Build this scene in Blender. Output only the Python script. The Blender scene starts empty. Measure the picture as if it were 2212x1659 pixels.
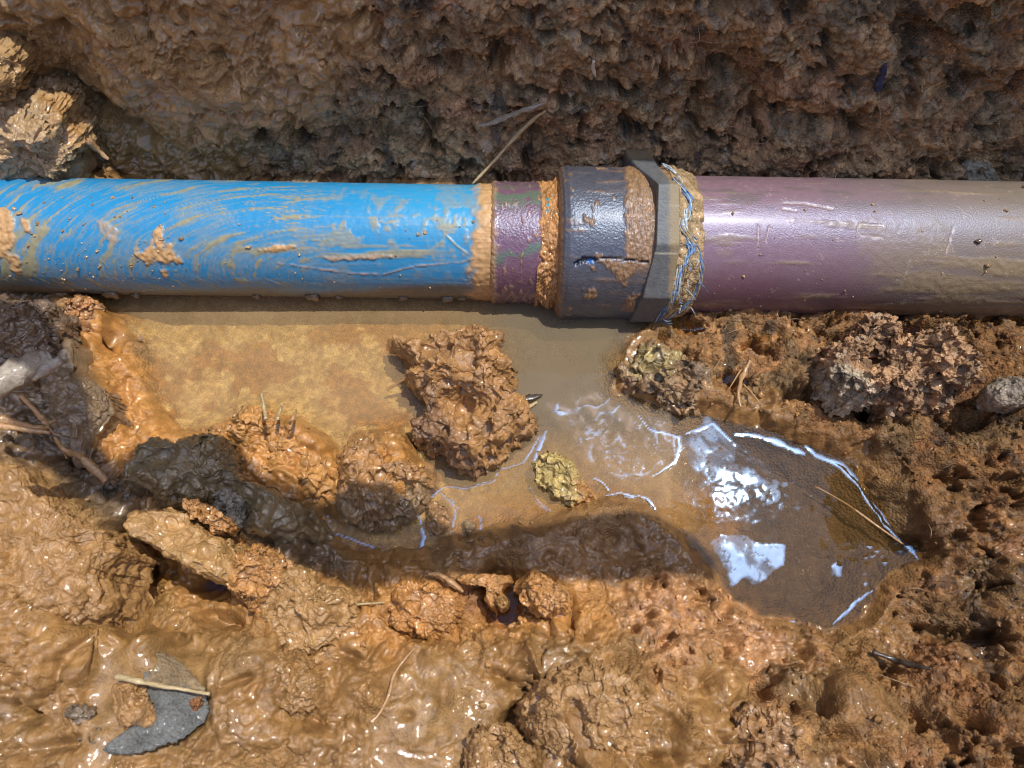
import bpy, math, random
import numpy as np
from mathutils import Vector

SC = bpy.context.scene
COL = SC.collection
R = np.random.RandomState(7)

# ------------------------------------------------------------------ camera
H, TILT = 0.38, math.radians(20)
FV, CXV, CYV = 1597.0, 1106.0, 829.5        # focal length and centre in photograph units (2212 wide)
cam_d = bpy.data.cameras.new("camera"); cam = bpy.data.objects.new("camera", cam_d); COL.objects.link(cam)
cam.location = (0, 0, H); cam.rotation_euler = (TILT, 0, 0)
cam_d.sensor_width = 36; cam_d.lens = 36 * FV / 2212; cam_d.clip_start = .01; cam_d.clip_end = 60
cam_d.dof.use_dof = True; cam_d.dof.focus_distance = .385; cam_d.dof.aperture_fstop = 15.0
SC.camera = cam
# ------------------------------------------------------------------ light
SUN = Vector((.28, .195, .94)).normalized()
w = bpy.data.worlds.new("World"); SC.world = w; w.use_nodes = True
nt = w.node_tree; sk = nt.nodes.new("ShaderNodeTexSky"); sk.sky_type = 'NISHITA'; sk.sun_disc = False
sk.sun_elevation = math.asin(SUN.z); sk.sun_rotation = math.atan2(SUN.x, SUN.y)
sk.altitude = 300; sk.air_density = 1.0; sk.dust_density = 1.8; sk.ozone_density = .4
nt.links.new(sk.outputs[0], nt.nodes["Background"].inputs[0]); nt.nodes["Background"].inputs[1].default_value = .15
sd = bpy.data.lights.new("sun", 'SUN'); sd.energy = 2.35; sd.angle = math.radians(.45); sd.color = (1, .95, .87)
so = bpy.data.objects.new("sun", sd); COL.objects.link(so); so.rotation_euler = SUN.to_track_quat('Z', 'Y').to_euler()
SC.view_settings.view_transform = 'Standard'; SC.view_settings.look = 'None'
SC.view_settings.exposure = .80; SC.view_settings.gamma = 1
SC.cycles.filter_width = 1.1; SC.cycles.max_bounces = 6; SC.cycles.transparent_max_bounces = 8
SC.cycles.caustics_reflective = False; SC.cycles.caustics_refractive = False

# ------------------------------------------------------------------ maths helpers
CT, ST = math.cos(TILT), math.sin(TILT)
C0 = np.array([0, 0, H])
def ray(vx, vy):
    a = (vx - CXV) / FV; b = (CYV - vy) / FV
    return np.stack([a + 0 * b, ST + b * CT, -CT + b * ST], -1)
def at_z(vx, vy, z=0.): d = ray(np.asarray(vx, float), np.asarray(vy, float)); return C0 + d * ((z - H) / d[..., 2])[..., None]
def at_depth(vx, vy, D): return C0 + ray(np.asarray(vx, float), np.asarray(vy, float)) * D
def at_plane(vx, vy, p, n):
    d = ray(np.asarray(vx, float), np.asarray(vy, float)); n = np.asarray(n, float)
    return C0 + d * (((np.asarray(p) - C0) @ n) / (d @ n))[..., None]
def proj(P):
    q = P - C0; dep = q[..., 1] * ST - q[..., 2] * CT; up = q[..., 1] * CT + q[..., 2] * ST
    dep = np.maximum(dep, .02)
    return CXV + FV * q[..., 0] / dep, CYV - FV * up / dep
def ss(a, b, x): t = np.clip((x - a) / (b - a), 0, 1); return t * t * (3 - 2 * t)
def mixc(c, d, f): return c + (np.asarray(d) - c) * f[..., None]
def hsh(*a, s=0):
    h = np.full(np.broadcast(*a).shape, (s * 1013904223 + 12345) & 0xffffffff, np.uint32)
    for k, x in zip((0x9E3779B1, 0x85EBCA77, 0xC2B2AE3D), a):
        h ^= x.astype(np.int64).astype(np.uint32) * np.uint32(k); h ^= h >> 15; h *= np.uint32(0x2C1B3C6D); h ^= h >> 12
    h *= np.uint32(0x297A2D39); h ^= h >> 15
    return h
def u01(h): return (h & 0xffffff).astype(np.float32) / 16777216.
def noise2(x, y, s=0):
    x = np.asarray(x, np.float32); y = np.asarray(y, np.float32); xi = np.floor(x); yi = np.floor(y); fx = x - xi; fy = y - yi
    xi = xi.astype(np.int32); yi = yi.astype(np.int32)
    ux = fx * fx * fx * (fx * (fx * 6 - 15) + 10); uy = fy * fy * fy * (fy * (fy * 6 - 15) + 10)
    def g(dx, dy):
        a = u01(hsh(xi + dx, yi + dy, s=s)) * 6.2831853
        return np.cos(a) * (fx - dx) + np.sin(a) * (fy - dy)
    a = g(0, 0); b = g(1, 0); c = g(0, 1); d = g(1, 1)
    return 1.5 * ((a + (b - a) * ux) + ((c + (d - c) * ux) - (a + (b - a) * ux)) * uy)
def fbm2(x, y, s=0, o=4, g=.5, ridge=False):
    r = 0; A = 1; ca, sa = .8, .6
    for i in range(o):
        n = noise2(x, y, s + i * 17); r = r + A * ((.5 - abs(n)) * 1.4 if ridge else n)
        x, y = (x * ca - y * sa) * 2.03 + 5.2, (x * sa + y * ca) * 2.03 + 1.7; A *= g
    return r
def billow2(x, y, s=0, o=4, g=.5):
    r = 0; A = 1; ca, sa = .8, .6
    for i in range(o):
        r = r + A * (np.abs(noise2(x, y, s + i * 17)) ** .8 - .35); x, y = (x * ca - y * sa) * 2.07 + 5.2, (x * sa + y * ca) * 2.07 + 1.7; A *= g
    return r
def billow3(P, s=0, o=4, g=.5):
    r = 0; A = 1.
    for i in range(o): r = r + A * (np.abs(noise3(P, s + i * 13)) ** .8 - .35); P = P * 2.07 + 3.1; A *= g
    return r
def noise3(P, s=0):
    P = np.asarray(P, np.float32); I = np.floor(P); F = P - I; I = I.astype(np.int32); U = F * F * F * (F * (F * 6 - 15) + 10)
    r = 0
    for dx in (0, 1):
        for dy in (0, 1):
            for dz in (0, 1):
                h = hsh(I[..., 0] + dx, I[..., 1] + dy, I[..., 2] + dz, s=s)
                a = u01(h) * 6.2831853; z = u01(h >> 7) * 2 - 1; q = np.sqrt(1 - z * z)
                v = np.cos(a) * q * (F[..., 0] - dx) + np.sin(a) * q * (F[..., 1] - dy) + z * (F[..., 2] - dz)
                wt = (U[..., 0] if dx else 1 - U[..., 0]) * (U[..., 1] if dy else 1 - U[..., 1]) * (U[..., 2] if dz else 1 - U[..., 2])
                r = r + v * wt
    return r * 1.5
def fbm3(P, s=0, o=4, g=.5):
    r = 0; A = 1.
    for i in range(o): r = r + A * noise3(P, s + i * 13); P = P * 2.03 + 3.1; A *= g
    return r
def domes2(x, y, s=0, p=0, e=.7):
    """rounded lumps packed side by side; p>0 blends them like wet mud, p=0 leaves sharp joints like crumbs"""
    xi = np.floor(x).astype(np.int32); yi = np.floor(y).astype(np.int32); best = np.zeros(x.shape, np.float32); idv = np.zeros(x.shape, np.float32)
    for dx in (-1, 0, 1):
        for dy in (-1, 0, 1):
            h = hsh(xi + dx, yi + dy, s=s); jx = u01(h); jy = u01(h >> 8); h2 = hsh(xi + dx, yi + dy, s=s + 91)
            rr = .5 + .5 * u01(h2); hf = .45 + .55 * u01(h2 >> 8)
            ax = x - (xi + dx + jx); ay = y - (yi + dy + jy); th = u01(h2 >> 4) * 3.1416; c = np.cos(th); sn = np.sin(th); el = .75 + .5 * u01(h2 >> 6)
            d2 = ((ax * c + ay * sn) / el) ** 2 + ((-ax * sn + ay * c) * el) ** 2
            cap = hf * np.maximum(0, 1 - d2 / (rr * rr)) ** e
            if p: best += cap ** p
            else:
                m = cap > best; best = np.where(m, cap, best); idv = np.where(m, u01(h2 >> 3), idv)
    return best ** (1 / p) if p else (best, idv)
def domes3(P, s=0, e=.7):
    I = np.floor(P).astype(np.int32); best = np.zeros(P.shape[:-1], np.float32); idv = best.copy()
    for dx in (-1, 0, 1):
        for dy in (-1, 0, 1):
            for dz in (-1, 0, 1):
                X = [I[..., 0] + dx, I[..., 1] + dy, I[..., 2] + dz]; h = hsh(*X, s=s); h2 = hsh(*X, s=s + 77)
                d2 = (P[..., 0] - X[0] - u01(h)) ** 2 + (P[..., 1] - X[1] - u01(h >> 5)) ** 2 + (P[..., 2] - X[2] - u01(h2)) ** 2
                rr = .55 + .5 * u01(h2 >> 6); cap = (.5 + .5 * u01(h >> 8)) * np.maximum(0, 1 - d2 / (rr * rr)) ** e
                m = cap > best; best = np.where(m, cap, best); idv = np.where(m, u01(h2 >> 8), idv)
    return best, idv
def sdf(px, py, poly):
    """signed distance to a polygon, positive outside"""
    poly = np.asarray(poly, float); d = np.full(px.shape, 1e9, np.float32); ins = np.zeros(px.shape, bool); n = len(poly)
    for i in range(n):
        a = poly[i]; b = poly[(i + 1) % n]; e = b - a; wx = px - a[0]; wy = py - a[1]
        t = np.clip((wx * e[0] + wy * e[1]) / (e @ e + 1e-12), 0, 1)
        d = np.minimum(d, (wx - e[0] * t) ** 2 + (wy - e[1] * t) ** 2)
        if a[1] != b[1]: ins ^= ((a[1] > py) != (b[1] > py)) & (px < e[0] * (py - a[1]) / (b[1] - a[1]) + a[0])
    return np.where(ins, -1, 1) * np.sqrt(d)
def linedist(px, py, pts):
    d = np.full(px.shape, 1e9, np.float32); tt = np.zeros(px.shape, np.float32); n = len(pts) - 1
    for i in range(n):
        a = np.array(pts[i], float); b = np.array(pts[i + 1], float); e = b - a
        t = np.clip(((px - a[0]) * e[0] + (py - a[1]) * e[1]) / (e @ e + 1e-9), 0, 1)
        q = np.hypot(px - a[0] - e[0] * t, py - a[1] - e[1] * t); m = q < d; d = np.where(m, q, d); tt = np.where(m, (i + t) / n, tt)
    return d, tt
def spline(pts, n):
    pts = np.asarray(pts, float); k = len(pts); t = np.linspace(0, k - 1, n); i = np.clip(t.astype(int), 0, k - 2); f = (t - i)[:, None]
    p = lambda j: pts[np.clip(j, 0, k - 1)]
    return .5 * (2 * p(i) + (p(i + 1) - p(i - 1)) * f + (2 * p(i - 1) - 5 * p(i) + 4 * p(i + 1) - p(i + 2)) * f ** 2 + (3 * p(i) - p(i - 1) - 3 * p(i + 1) + p(i + 2)) * f ** 3)

# ------------------------------------------------------------------ mesh helpers
def mesh(name, V, F, mat, attrs=None, parent=None, loc=(0, 0, 0), smooth=True):
    V = np.asarray(V, np.float32).reshape(-1, 3) - np.asarray(loc, np.float32); me = bpy.data.meshes.new(name)
    F = [np.asarray(f, np.int32) for f in (F if isinstance(F, list) else [F])]
    me.vertices.add(len(V)); me.vertices.foreach_set("co", V.ravel())
    nl = sum(f.size for f in F); npoly = sum(len(f) for f in F); me.loops.add(nl); me.polygons.add(npoly)
    me.loops.foreach_set("vertex_index", np.concatenate([f.ravel() for f in F]))
    tot = np.concatenate([np.full(len(f), f.shape[1], np.int32) for f in F]); st = np.concatenate([[0], np.cumsum(tot)[:-1]]).astype(np.int32)
    me.polygons.foreach_set("loop_start", st); me.polygons.foreach_set("loop_total", tot)
    me.polygons.foreach_set("use_smooth", np.full(npoly, smooth)); me.update(calc_edges=True)
    for k, a in (attrs or {}).items():
        a = np.asarray(a, np.float32)
        if a.ndim > 1 and a.shape[-1] == 3:
            a = a.reshape(-1, 3); at = me.attributes.new(k, 'FLOAT_COLOR', 'POINT'); at.data.foreach_set("color", np.concatenate([a, np.ones((len(a), 1), np.float32)], 1).ravel())
        else: at = me.attributes.new(k, 'FLOAT', 'POINT'); at.data.foreach_set("value", a.ravel())
    me.materials.append(mat); o = bpy.data.objects.new(name, me); COL.objects.link(o)
    if parent is not None:
        o.parent = parent; o.location = Vector(loc) - parent.location
    else: o.location = loc
    return o
def gridfaces(n, m, wrap=False):
    i = np.arange(n - 1)[:, None]; j = np.arange(m if wrap else m - 1)[None]; j2 = (j + 1) % m
    return np.stack([i * m + j, i * m + j2, (i + 1) * m + j2, (i + 1) * m + j], -1).reshape(-1, 4)
def gnormal(P, wrap=False):
    du = np.gradient(P, axis=0)
    if wrap: dv = (np.roll(P, -1, 1) - np.roll(P, 1, 1))
    else: dv = np.gradient(P, axis=1)
    n = np.cross(du, dv); return n / (np.linalg.norm(n, axis=-1, keepdims=True) + 1e-12)
def tag(o, label, cat, group=None, kind=None):
    if kind: o["kind"] = kind
    if label: o["label"] = label
    if cat: o["category"] = cat
    if group: o["group"] = group
    return o
def tubemesh(pts, rad, n=None, seg=8, rough=.0, seed=0, flat=1.):
    n = n or max(6, len(pts) * 6); P = spline(pts, n); rr = np.interp(np.linspace(0, 1, n), np.linspace(0, 1, len(rad)), rad)
    T = np.gradient(P, axis=0); T /= np.linalg.norm(T, axis=1, keepdims=True) + 1e-9
    up = np.array([.13, .2, .97]); A = np.cross(T, up); A /= np.linalg.norm(A, axis=1, keepdims=True) + 1e-9; B = np.cross(A, T)
    th = np.linspace(0, 2 * np.pi, seg, endpoint=False)
    k = 1 + rough * noise2(np.linspace(0, n / 3., n)[:, None] + seed * 7.3, np.cos(th)[None] * 1.5 + np.sin(th)[None] * 2.2, seed) * 1.6
    V = P[:, None] + (A[:, None] * np.cos(th)[None, :, None] + flat * B[:, None] * np.sin(th)[None, :, None]) * (rr[:, None] * k)[..., None]
    V = V.reshape(-1, 3); F = gridfaces(n, seg, True); V = np.vstack([V, P[0], P[-1]]); a = len(V) - 2
    j = np.arange(seg); F3 = np.vstack([np.stack([np.full(seg, a), (j + 1) % seg, j], 1), np.stack([np.full(seg, a + 1), (n - 1) * seg + j, (n - 1) * seg + (j + 1) % seg], 1)])
    return V, F, F3
def join_tubes(ts):
    V = []; F = []; G = []; o = 0
    for v, f, g in ts: V.append(v); F.append(f + o); G.append(g + o); o += len(v)
    return np.vstack(V), [np.vstack(F), np.vstack(G)]

# ------------------------------------------------------------------ materials
def nodes(name):
    m = bpy.data.materials.new(name); m.use_nodes = True; t = m.node_tree; t.nodes.clear()
    N = lambda k, **kw: (lambda n: ([setattr(n, a, b) for a, b in kw.items()], n)[1])(t.nodes.new(k))
    return m, t, N, t.links.new
def soil_mat(name, fine=850., bump=.0009, tint=.32, wetlo=.75, wethi=.36, coat=1.1, fibre=False):
    m, t, N, L = nodes(name); out = N("ShaderNodeOutputMaterial"); b = N("ShaderNodeBsdfPrincipled"); L(b.outputs[0], out.inputs[0])
    c = N("ShaderNodeAttribute", attribute_name="col"); wt = N("ShaderNodeAttribute", attribute_name="wet"); tc = N("ShaderNodeTexCoord")
    n1 = N("ShaderNodeTexNoise"); n1.inputs["Scale"].default_value = fine; n1.inputs["Detail"].default_value = 5; n1.inputs["Roughness"].default_value = .65; L(tc.outputs["Object"], n1.inputs["Vector"])
    n2 = N("ShaderNodeTexNoise"); n2.inputs["Scale"].default_value = fine * .22; n2.inputs["Detail"].default_value = 6; L(tc.outputs["Object"], n2.inputs["Vector"])
    ad = N("ShaderNodeMath", operation='ADD'); L(n1.outputs[0], ad.inputs[0]); L(n2.outputs[0], ad.inputs[1])
    mr = N("ShaderNodeMapRange"); L(ad.outputs[0], mr.inputs[0]); mr.inputs[1].default_value = .7; mr.inputs[2].default_value = 1.3; mr.inputs[3].default_value = 1 - tint; mr.inputs[4].default_value = 1 + tint
    vm = N("ShaderNodeVectorMath", operation='SCALE'); L(c.outputs["Color"], vm.inputs[0]); L(mr.outputs[0], vm.inputs["Scale"]); L(vm.outputs[0], b.inputs["Base Color"])
    nr = N("ShaderNodeMapRange"); L(n2.outputs[0], nr.inputs[0]); nr.inputs[1].default_value = .35; nr.inputs[2].default_value = .65; nr.inputs[3].default_value = -.12; nr.inputs[4].default_value = .12
    rg = N("ShaderNodeMapRange"); L(wt.outputs["Fac"], rg.inputs[0]); rg.inputs[3].default_value = wetlo; rg.inputs[4].default_value = wethi
    ra = N("ShaderNodeMath", operation='ADD', use_clamp=True); L(rg.outputs[0], ra.inputs[0]); L(nr.outputs[0], ra.inputs[1]); L(ra.outputs[0], b.inputs["Roughness"])
    cm = N("ShaderNodeMath", operation='MULTIPLY', use_clamp=True); L(wt.outputs["Fac"], cm.inputs[0]); cm.inputs[1].default_value = coat; L(cm.outputs[0], b.inputs["Coat Weight"])
    b.inputs["Coat Roughness"].default_value = .05; b.inputs["Coat IOR"].default_value = 1.55; b.inputs["Specular IOR Level"].default_value = .3
    vo = N("ShaderNodeTexVoronoi"); vo.inputs["Scale"].default_value = 750; L(tc.outputs["Object"], vo.inputs["Vector"])
    dw = N("ShaderNodeMapRange"); L(wt.outputs["Fac"], dw.inputs[0]); dw.inputs[3].default_value = -1.1; dw.inputs[4].default_value = -.15
    vh = N("ShaderNodeMath", operation='MULTIPLY_ADD'); L(vo.outputs["Distance"], vh.inputs[0]); L(dw.outputs[0], vh.inputs[1]); L(n1.outputs[0], vh.inputs[2])
    bp = N("ShaderNodeBump"); bp.inputs["Distance"].default_value = bump; L(vh.outputs[0], bp.inputs["Height"])
    bs = N("ShaderNodeMapRange"); L(wt.outputs["Fac"], bs.inputs[0]); bs.inputs[3].default_value = 1.; bs.inputs[4].default_value = .6; L(bs.outputs[0], bp.inputs["Strength"])
    L(bp.outputs[0], b.inputs["Normal"])
    bp2 = N("ShaderNodeBump"); bp2.inputs["Distance"].default_value = bump * .8; bp2.inputs["Strength"].default_value = .6; L(n2.outputs[0], bp2.inputs["Height"]); L(bp2.outputs[0], b.inputs["Coat Normal"])
    return m
SOIL = soil_mat("wet_soil")
def flat_mat(name, col, rough=.5, tint=.25, scale=(300, 300, 300), bump=.0003, coat=0., metal=0.):
    m, t, N, L = nodes(name); out = N("ShaderNodeOutputMaterial"); b = N("ShaderNodeBsdfPrincipled"); L(b.outputs[0], out.inputs[0])
    tc = N("ShaderNodeTexCoord"); mp = N("ShaderNodeMapping"); mp.inputs["Scale"].default_value = scale; L(tc.outputs["Object"], mp.inputs[0])
    n = N("ShaderNodeTexNoise"); n.inputs["Scale"].default_value = 1; n.inputs["Detail"].default_value = 6; n.inputs["Roughness"].default_value = .6; L(mp.outputs[0], n.inputs["Vector"])
    mr = N("ShaderNodeMapRange"); L(n.outputs[0], mr.inputs[0]); mr.inputs[1].default_value = .3; mr.inputs[2].default_value = .7; mr.inputs[3].default_value = 1 - tint; mr.inputs[4].default_value = 1 + tint
    vm = N("ShaderNodeVectorMath", operation='SCALE'); vm.inputs[0].default_value = col; L(mr.outputs[0], vm.inputs["Scale"]); L(vm.outputs[0], b.inputs["Base Color"])
    bp = N("ShaderNodeBump"); bp.inputs["Distance"].default_value = bump; L(n.outputs[0], bp.inputs["Height"]); L(bp.outputs[0], b.inputs["Normal"])
    b.inputs["Roughness"].default_value = rough; b.inputs["Coat Weight"].default_value = coat; b.inputs["Coat Roughness"].default_value = .12; b.inputs["Metallic"].default_value = metal
    return m

# ------------------------------------------------------------------ ground
def axis(a, b, n, ends_lo, ends_hi):
    return np.concatenate([np.array(ends_lo), np.linspace(a, b, n), np.array(ends_hi)])
S = axis(-.325, .345, 1000, [-4, -2.5, -1.6, -1., -.7, -.55, -.48, -.43, -.4, -.38, -.365, -.352, -.343, -.336, -.33], [.35, .356, .364, .375, .39, .41, .44, .48, .55, .7, 1, 1.6, 2.5, 4])
PROF = np.array([(-4, .62), (-1.1, .6), (-.75, .5), (-.45, .3), (-.2, .06), (-.1, .0), (-.06, 0), (.236, 0), (.251, .006), (.268, .03), (.283, .07), (.300, .13), (.320, .25), (.350, .45), (.371, .595), (.393, .63), (.5, .635), (4., .66)])
arc = np.concatenate([[0], np.cumsum(np.hypot(*np.diff(PROF, axis=0).T))])
aY = lambda y: np.interp(y, PROF[:, 0], arc)
t0, t1 = aY(-.095), aY(.3045)
T = np.concatenate([np.linspace(0, aY(-1.1), 8)[:-1], np.linspace(aY(-1.1), aY(-.2), 40)[:-1], np.linspace(aY(-.2), t0, 50)[:-1], np.linspace(t0, t1, 840), np.linspace(t1, aY(.330), 50)[1:], np.linspace(aY(.330), aY(.5), 110)[1:], np.linspace(aY(.5), arc[-1], 10)[1:]])
by = np.interp(T, arc, PROF[:, 0]); bz = np.interp(T, arc, PROF[:, 1])
k = np.exp(-np.linspace(-2, 2, 41) ** 2); k /= k.sum()
tt = np.linspace(0, arc[-1], 12000); yy = np.convolve(np.pad(np.interp(tt, arc, PROF[:, 0]), 20, mode='edge'), k, 'valid'); zz = np.convolve(np.pad(np.interp(tt, arc, PROF[:, 1]), 20, mode='edge'), k, 'valid')
by = np.interp(T, tt, yy); bz = np.interp(T, tt, zz)
ny = -np.gradient(bz, T); nz = np.gradient(by, T); q = np.hypot(ny, nz); ny /= q; nz /= q
XX, TT = np.meshgrid(S, T); BASE = np.stack([XX, by[:, None] + 0 * XX, bz[:, None] + 0 * XX], -1); NRM = np.stack([0 * XX, ny[:, None] + 0 * XX, nz[:, None] + 0 * XX], -1)
WALL = ss(aY(.238), aY(.268), TT)
U, W_ = XX.astype(np.float32), (TT - arc[6]).astype(np.float32)
# macro heights: (x, y, metres) in photograph units
ZC = np.array([(0,650,.008),(110,650,.008),(0,850,.045),(150,850,.032),(190,720,.016),(235,780,.012),(300,850,.004),(290,950,.012),(0,1000,.052),(120,960,.035),(200,1010,.018),(110,1130,.056),(0,1200,.064),(220,1180,.058),(330,1160,.02),(390,1000,.006),
 (300,1270,.012),(345,1225,.008),(430,1320,.012),(100,1400,.062),(300,1420,.056),(520,1440,.05),(200,1650,.06),(600,1220,.02),(700,1180,.008),(800,1240,.008),(660,1330,.03),(740,1400,.034),(850,1290,.024),(950,1240,.016),(830,1190,.0),(1120,1330,.022),
 (1090,1290,.012),(1200,1240,.022),(1300,1200,.012),(1500,1290,.022),(1330,1270,.024),(1100,1450,.03),(1000,1600,.03),(900,1560,.04),(1300,1600,.045),(1250,1400,.04),(1500,1500,.038),(1640,1390,.012),(1780,1390,.008),(1900,1350,.008),(2080,1250,.012),
 (1800,1600,.042),(2212,1650,.048),(2212,1300,.032),(2212,1000,.028),(1950,960,.018),(1750,880,.01),(1650,700,.0),(2200,720,.004),(2060,700,.0),(1500,700,.0),(1400,820,.003),(1560,860,.01),(560,1500,.048),(700,1600,.042),(1180,1500,.02),(1090,1400,.026),
 (300,150,.014),(430,190,.016),(150,230,-.012),(240,300,-.012),(520,100,.004),(700,150,.008),(850,60,.012),(640,330,-.006),(900,250,.0),(1100,330,.004),(1000,200,-.004),(1250,120,.010),(1500,60,.006),(1400,250,-.004),(1620,230,-.010),(1560,150,-.012),(1750,130,.008),(1900,60,.014),(1980,60,-.012),(2100,150,.004),
 (1850,330,.006),(2050,300,.010),(2180,340,-.004),(1650,330,.006),(1700,60,.0),(60,40,.0),(430,-60,.012),(1000,-80,.006),(2200,-60,.01),(-200,300,0),(2400,300,0)], float)
gx = np.linspace(-300, 2500, 141); gy = np.linspace(-250, 1900, 109); GX, GY = np.meshgrid(gx, gy)
d2 = (GX[..., None] - ZC[:, 0]) ** 2 + (GY[..., None] - ZC[:, 1]) ** 2 + 2200.
same = (ZC[:, 1] < 400) == (GY[..., None] < 400); wt_ = np.where(same, 1, .0) / d2 ** 1.7
ZG = (wt_ * ZC[:, 2]).sum(-1) / wt_.sum(-1)
def bil(px, py):
    fx = np.clip((px - gx[0]) / (gx[1] - gx[0]), 0, len(gx) - 1.001); fy = np.clip((py - gy[0]) / (gy[1] - gy[0]), 0, len(gy) - 1.001)
    i = fx.astype(int); j = fy.astype(int); fx = fx - i; fy = fy - j
    return (ZG[j, i] * (1 - fx) + ZG[j, i + 1] * fx) * (1 - fy) + (ZG[j + 1, i] * (1 - fx) + ZG[j + 1, i + 1] * fx) * fy
POOL = [(150,540),(195,640),(255,690),(310,760),(330,850),(372,925),(430,938),(500,925),(540,885),(590,890),(650,905),(700,950),(735,985),(800,930),(860,930),(890,970),(915,1040),(890,1120),(800,1150),(700,1115),(690,1140),(760,1190),(840,1205),(930,1195),(985,1165),(1060,1135),(1150,1125),(1250,1105),(1340,1078),(1400,1085),(1460,1150),
 (1540,1215),(1590,1290),(1650,1335),(1790,1362),(1850,1340),(1900,1270),(1990,1205),(1900,1080),(1850,1000),(1760,955),(1640,925),(1560,905),(1470,880),(1390,860),(1330,850),(1330,790),(1370,740),(1420,700),(1430,640),(1500,540)]
near = BASE[..., 2] < .02
WX, WY = proj(BASE)
wob = fbm2(U / .03, W_ / .03, 3, 4) * 16
pool_d = np.full(XX.shape, 300., np.float32)
sel = near & (abs(XX) < .34) & (BASE[..., 1] > -.02); pool_d[sel] = sdf(WX[sel], WY[sel], POOL)
dd = np.zeros(XX.shape)
edgefade = ss(.35, .5, abs(XX - .01)) ; colrise = .55 * ss(.38, .62, XX) + .55 * ss(.40, .75, -XX)
for it in range(4):
    P = BASE + NRM * dd[..., None]; px, py = proj(P); z = bil(px, py)
    pd = pool_d + wob
    zs = np.where(pd > 0, np.minimum(z, .0004 + pd * .00042), np.maximum(-.013, pd * .00016))
    zs = np.where(pool_d < 290, zs, z)
    dd = np.where(WALL > 0, z * WALL + zs * (1 - WALL), zs)
outer = ss(-.10, -.25, BASE[..., 1]) + WALL * ss(.16, .3, BASE[..., 2]); dd = dd * (1 - np.clip(outer, 0, 1) * .7)
P = BASE + NRM * dd[..., None]
P[..., 2] += colrise * (1 - WALL * 1) * ss(.62, .3, P[..., 2])
P[..., 1] += .045 * ss(-.040, -.075, XX) * ss(.25, .45, P[..., 2]) * (BASE[..., 1] > .2)
PX, PY = proj(P); inview = (abs(PX - 1106) < 1500) & (abs(PY - 830) < 1200) & (P[..., 2] < .4)
under = ss(0, -10, pool_d + wob) * (pool_d < 290)
# zones
def zone(poly, fe=40, wn=35, seed=0, sc=.02):
    d = sdf(PX, PY, poly) + (fbm2(U / sc, W_ / sc, 50 + seed, 4) * wn)
    return 1 - ss(-fe, fe, d)
Z0 = np.zeros(XX.shape)
crumb = zone([(760,-300),(800,150),(700,230),(560,300),(520,420),(900,420),(2600,420),(2600,-300)], 50, 70, 1, .03)
crumb = np.maximum(crumb, .95 * zone([(1480,640),(1400,760),(1560,850),(1700,900),(1900,1000),(2030,1200),(1900,1330),(2000,1500),(1800,1700),(2600,1800),(2600,600)], 50, 60, 2, .03))
crumb = np.maximum(crumb, .9 * zone([(1290,1270),(1500,1245),(1640,1310),(1780,1370),(1800,1500),(1700,1560),(1560,1420),(1400,1420),(1300,1370)], 40, 60, 3, .03))
crumb = np.maximum(crumb, .6 * zone([(1620,1450),(1900,1400),(2300,1500),(2300,1750),(1700,1750)], 70, 60, 4, .03))
crumb = np.maximum(crumb, .55 * zone([(900,1190),(1150,1130),(1380,1090),(1550,1250),(1300,1240),(1000,1230)], 20, 20, 22))
crumb = np.maximum(crumb, .65 * zone([(300,1080),(420,1040),(450,1120),(330,1170)], 20, 20, 5)) 
smoothm = np.maximum(zone([(800,1560),(900,1440),(1000,1420),(1080,1480),(1120,1560),(1080,1700),(780,1700)], 40, 40, 6), zone([(370,1310),(520,1290),(640,1420),(560,1480),(420,1430)], 40, 40, 7) * .7)
smoothm = np.maximum(smoothm, zone([(205,1400),(450,1390),(470,1540),(400,1620),(200,1650)], 20, 10, 19) * 1.2)
smoothm = np.maximum(smoothm, zone([(1330,1060),(1480,1130),(1560,1230),(1300,1240),(950,1240),(1050,1150),(1250,1110)], 20, 20, 8) * .55)
# relief
wx = U + .0026 * fbm2(U / .02, W_ / .02, 20, 3); wy = W_ + .0026 * fbm2(U / .02, W_ / .02, 24, 3)
big = (fbm2(wx / .05, wy / .05, 11, 3) * .006 + domes2(wx / .03, wy / .034, 12, 6, .5) * .009 - .005); big += (domes2((wx + .006 * fbm2(U / .016, W_ / .016, 155, 3)) / .0165, (wy + .006 * fbm2(U / .016, W_ / .016, 156, 3)) / .0150, 157, 9, .5) * .0075 - .0035) * ss(-.25, .5, fbm2(U / .06, W_ / .06, 158, 3)) * (1 - .4 * WALL)
wet = domes2(wx / .0125, wy / .0115, 13, 7, .6) * .0042 * (.5 + .6 * np.clip(fbm2(U / .04, W_ / .04, 14, 2) + .5, 0, 1.4))
wx2 = wx + .0015 * fbm2(U / .006, W_ / .006, 27, 2); wy2 = wy + .0015 * fbm2(U / .006, W_ / .006, 28, 2)
lump = np.clip(.5 + 1.1 * fbm2(U / .028, W_ / .028, 15, 3), .1, 1.25)
lump2 = ss(-.1, .5, fbm2(U / .017, W_ / .017, 151, 3)); wet += domes2(wx2 / .0052, wy2 / .0056, 16, 8, .6) * .0024 * lump + fbm2(wx2 / .012, wy2 / .007, 17, 4, .5) * .0004 + domes2(wx2 / .0023, wy2 / .0023, 18, 6, .6) * .0013 * lump2
wet += billow2(wx2 / .013, wy2 / .012, 152, 5, .52) * .0050 * (.35 + .8 * lump); wet -= .0030 * ss(.84, 1.0, fbm2(wx / .022, wy / .022, 19, 4, .5, True)) 
ux = U + .0009 * fbm2(U / .007, W_ / .007, 210, 3); uy = W_ + .0009 * fbm2(U / .007, W_ / .007, 211, 3)
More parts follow.
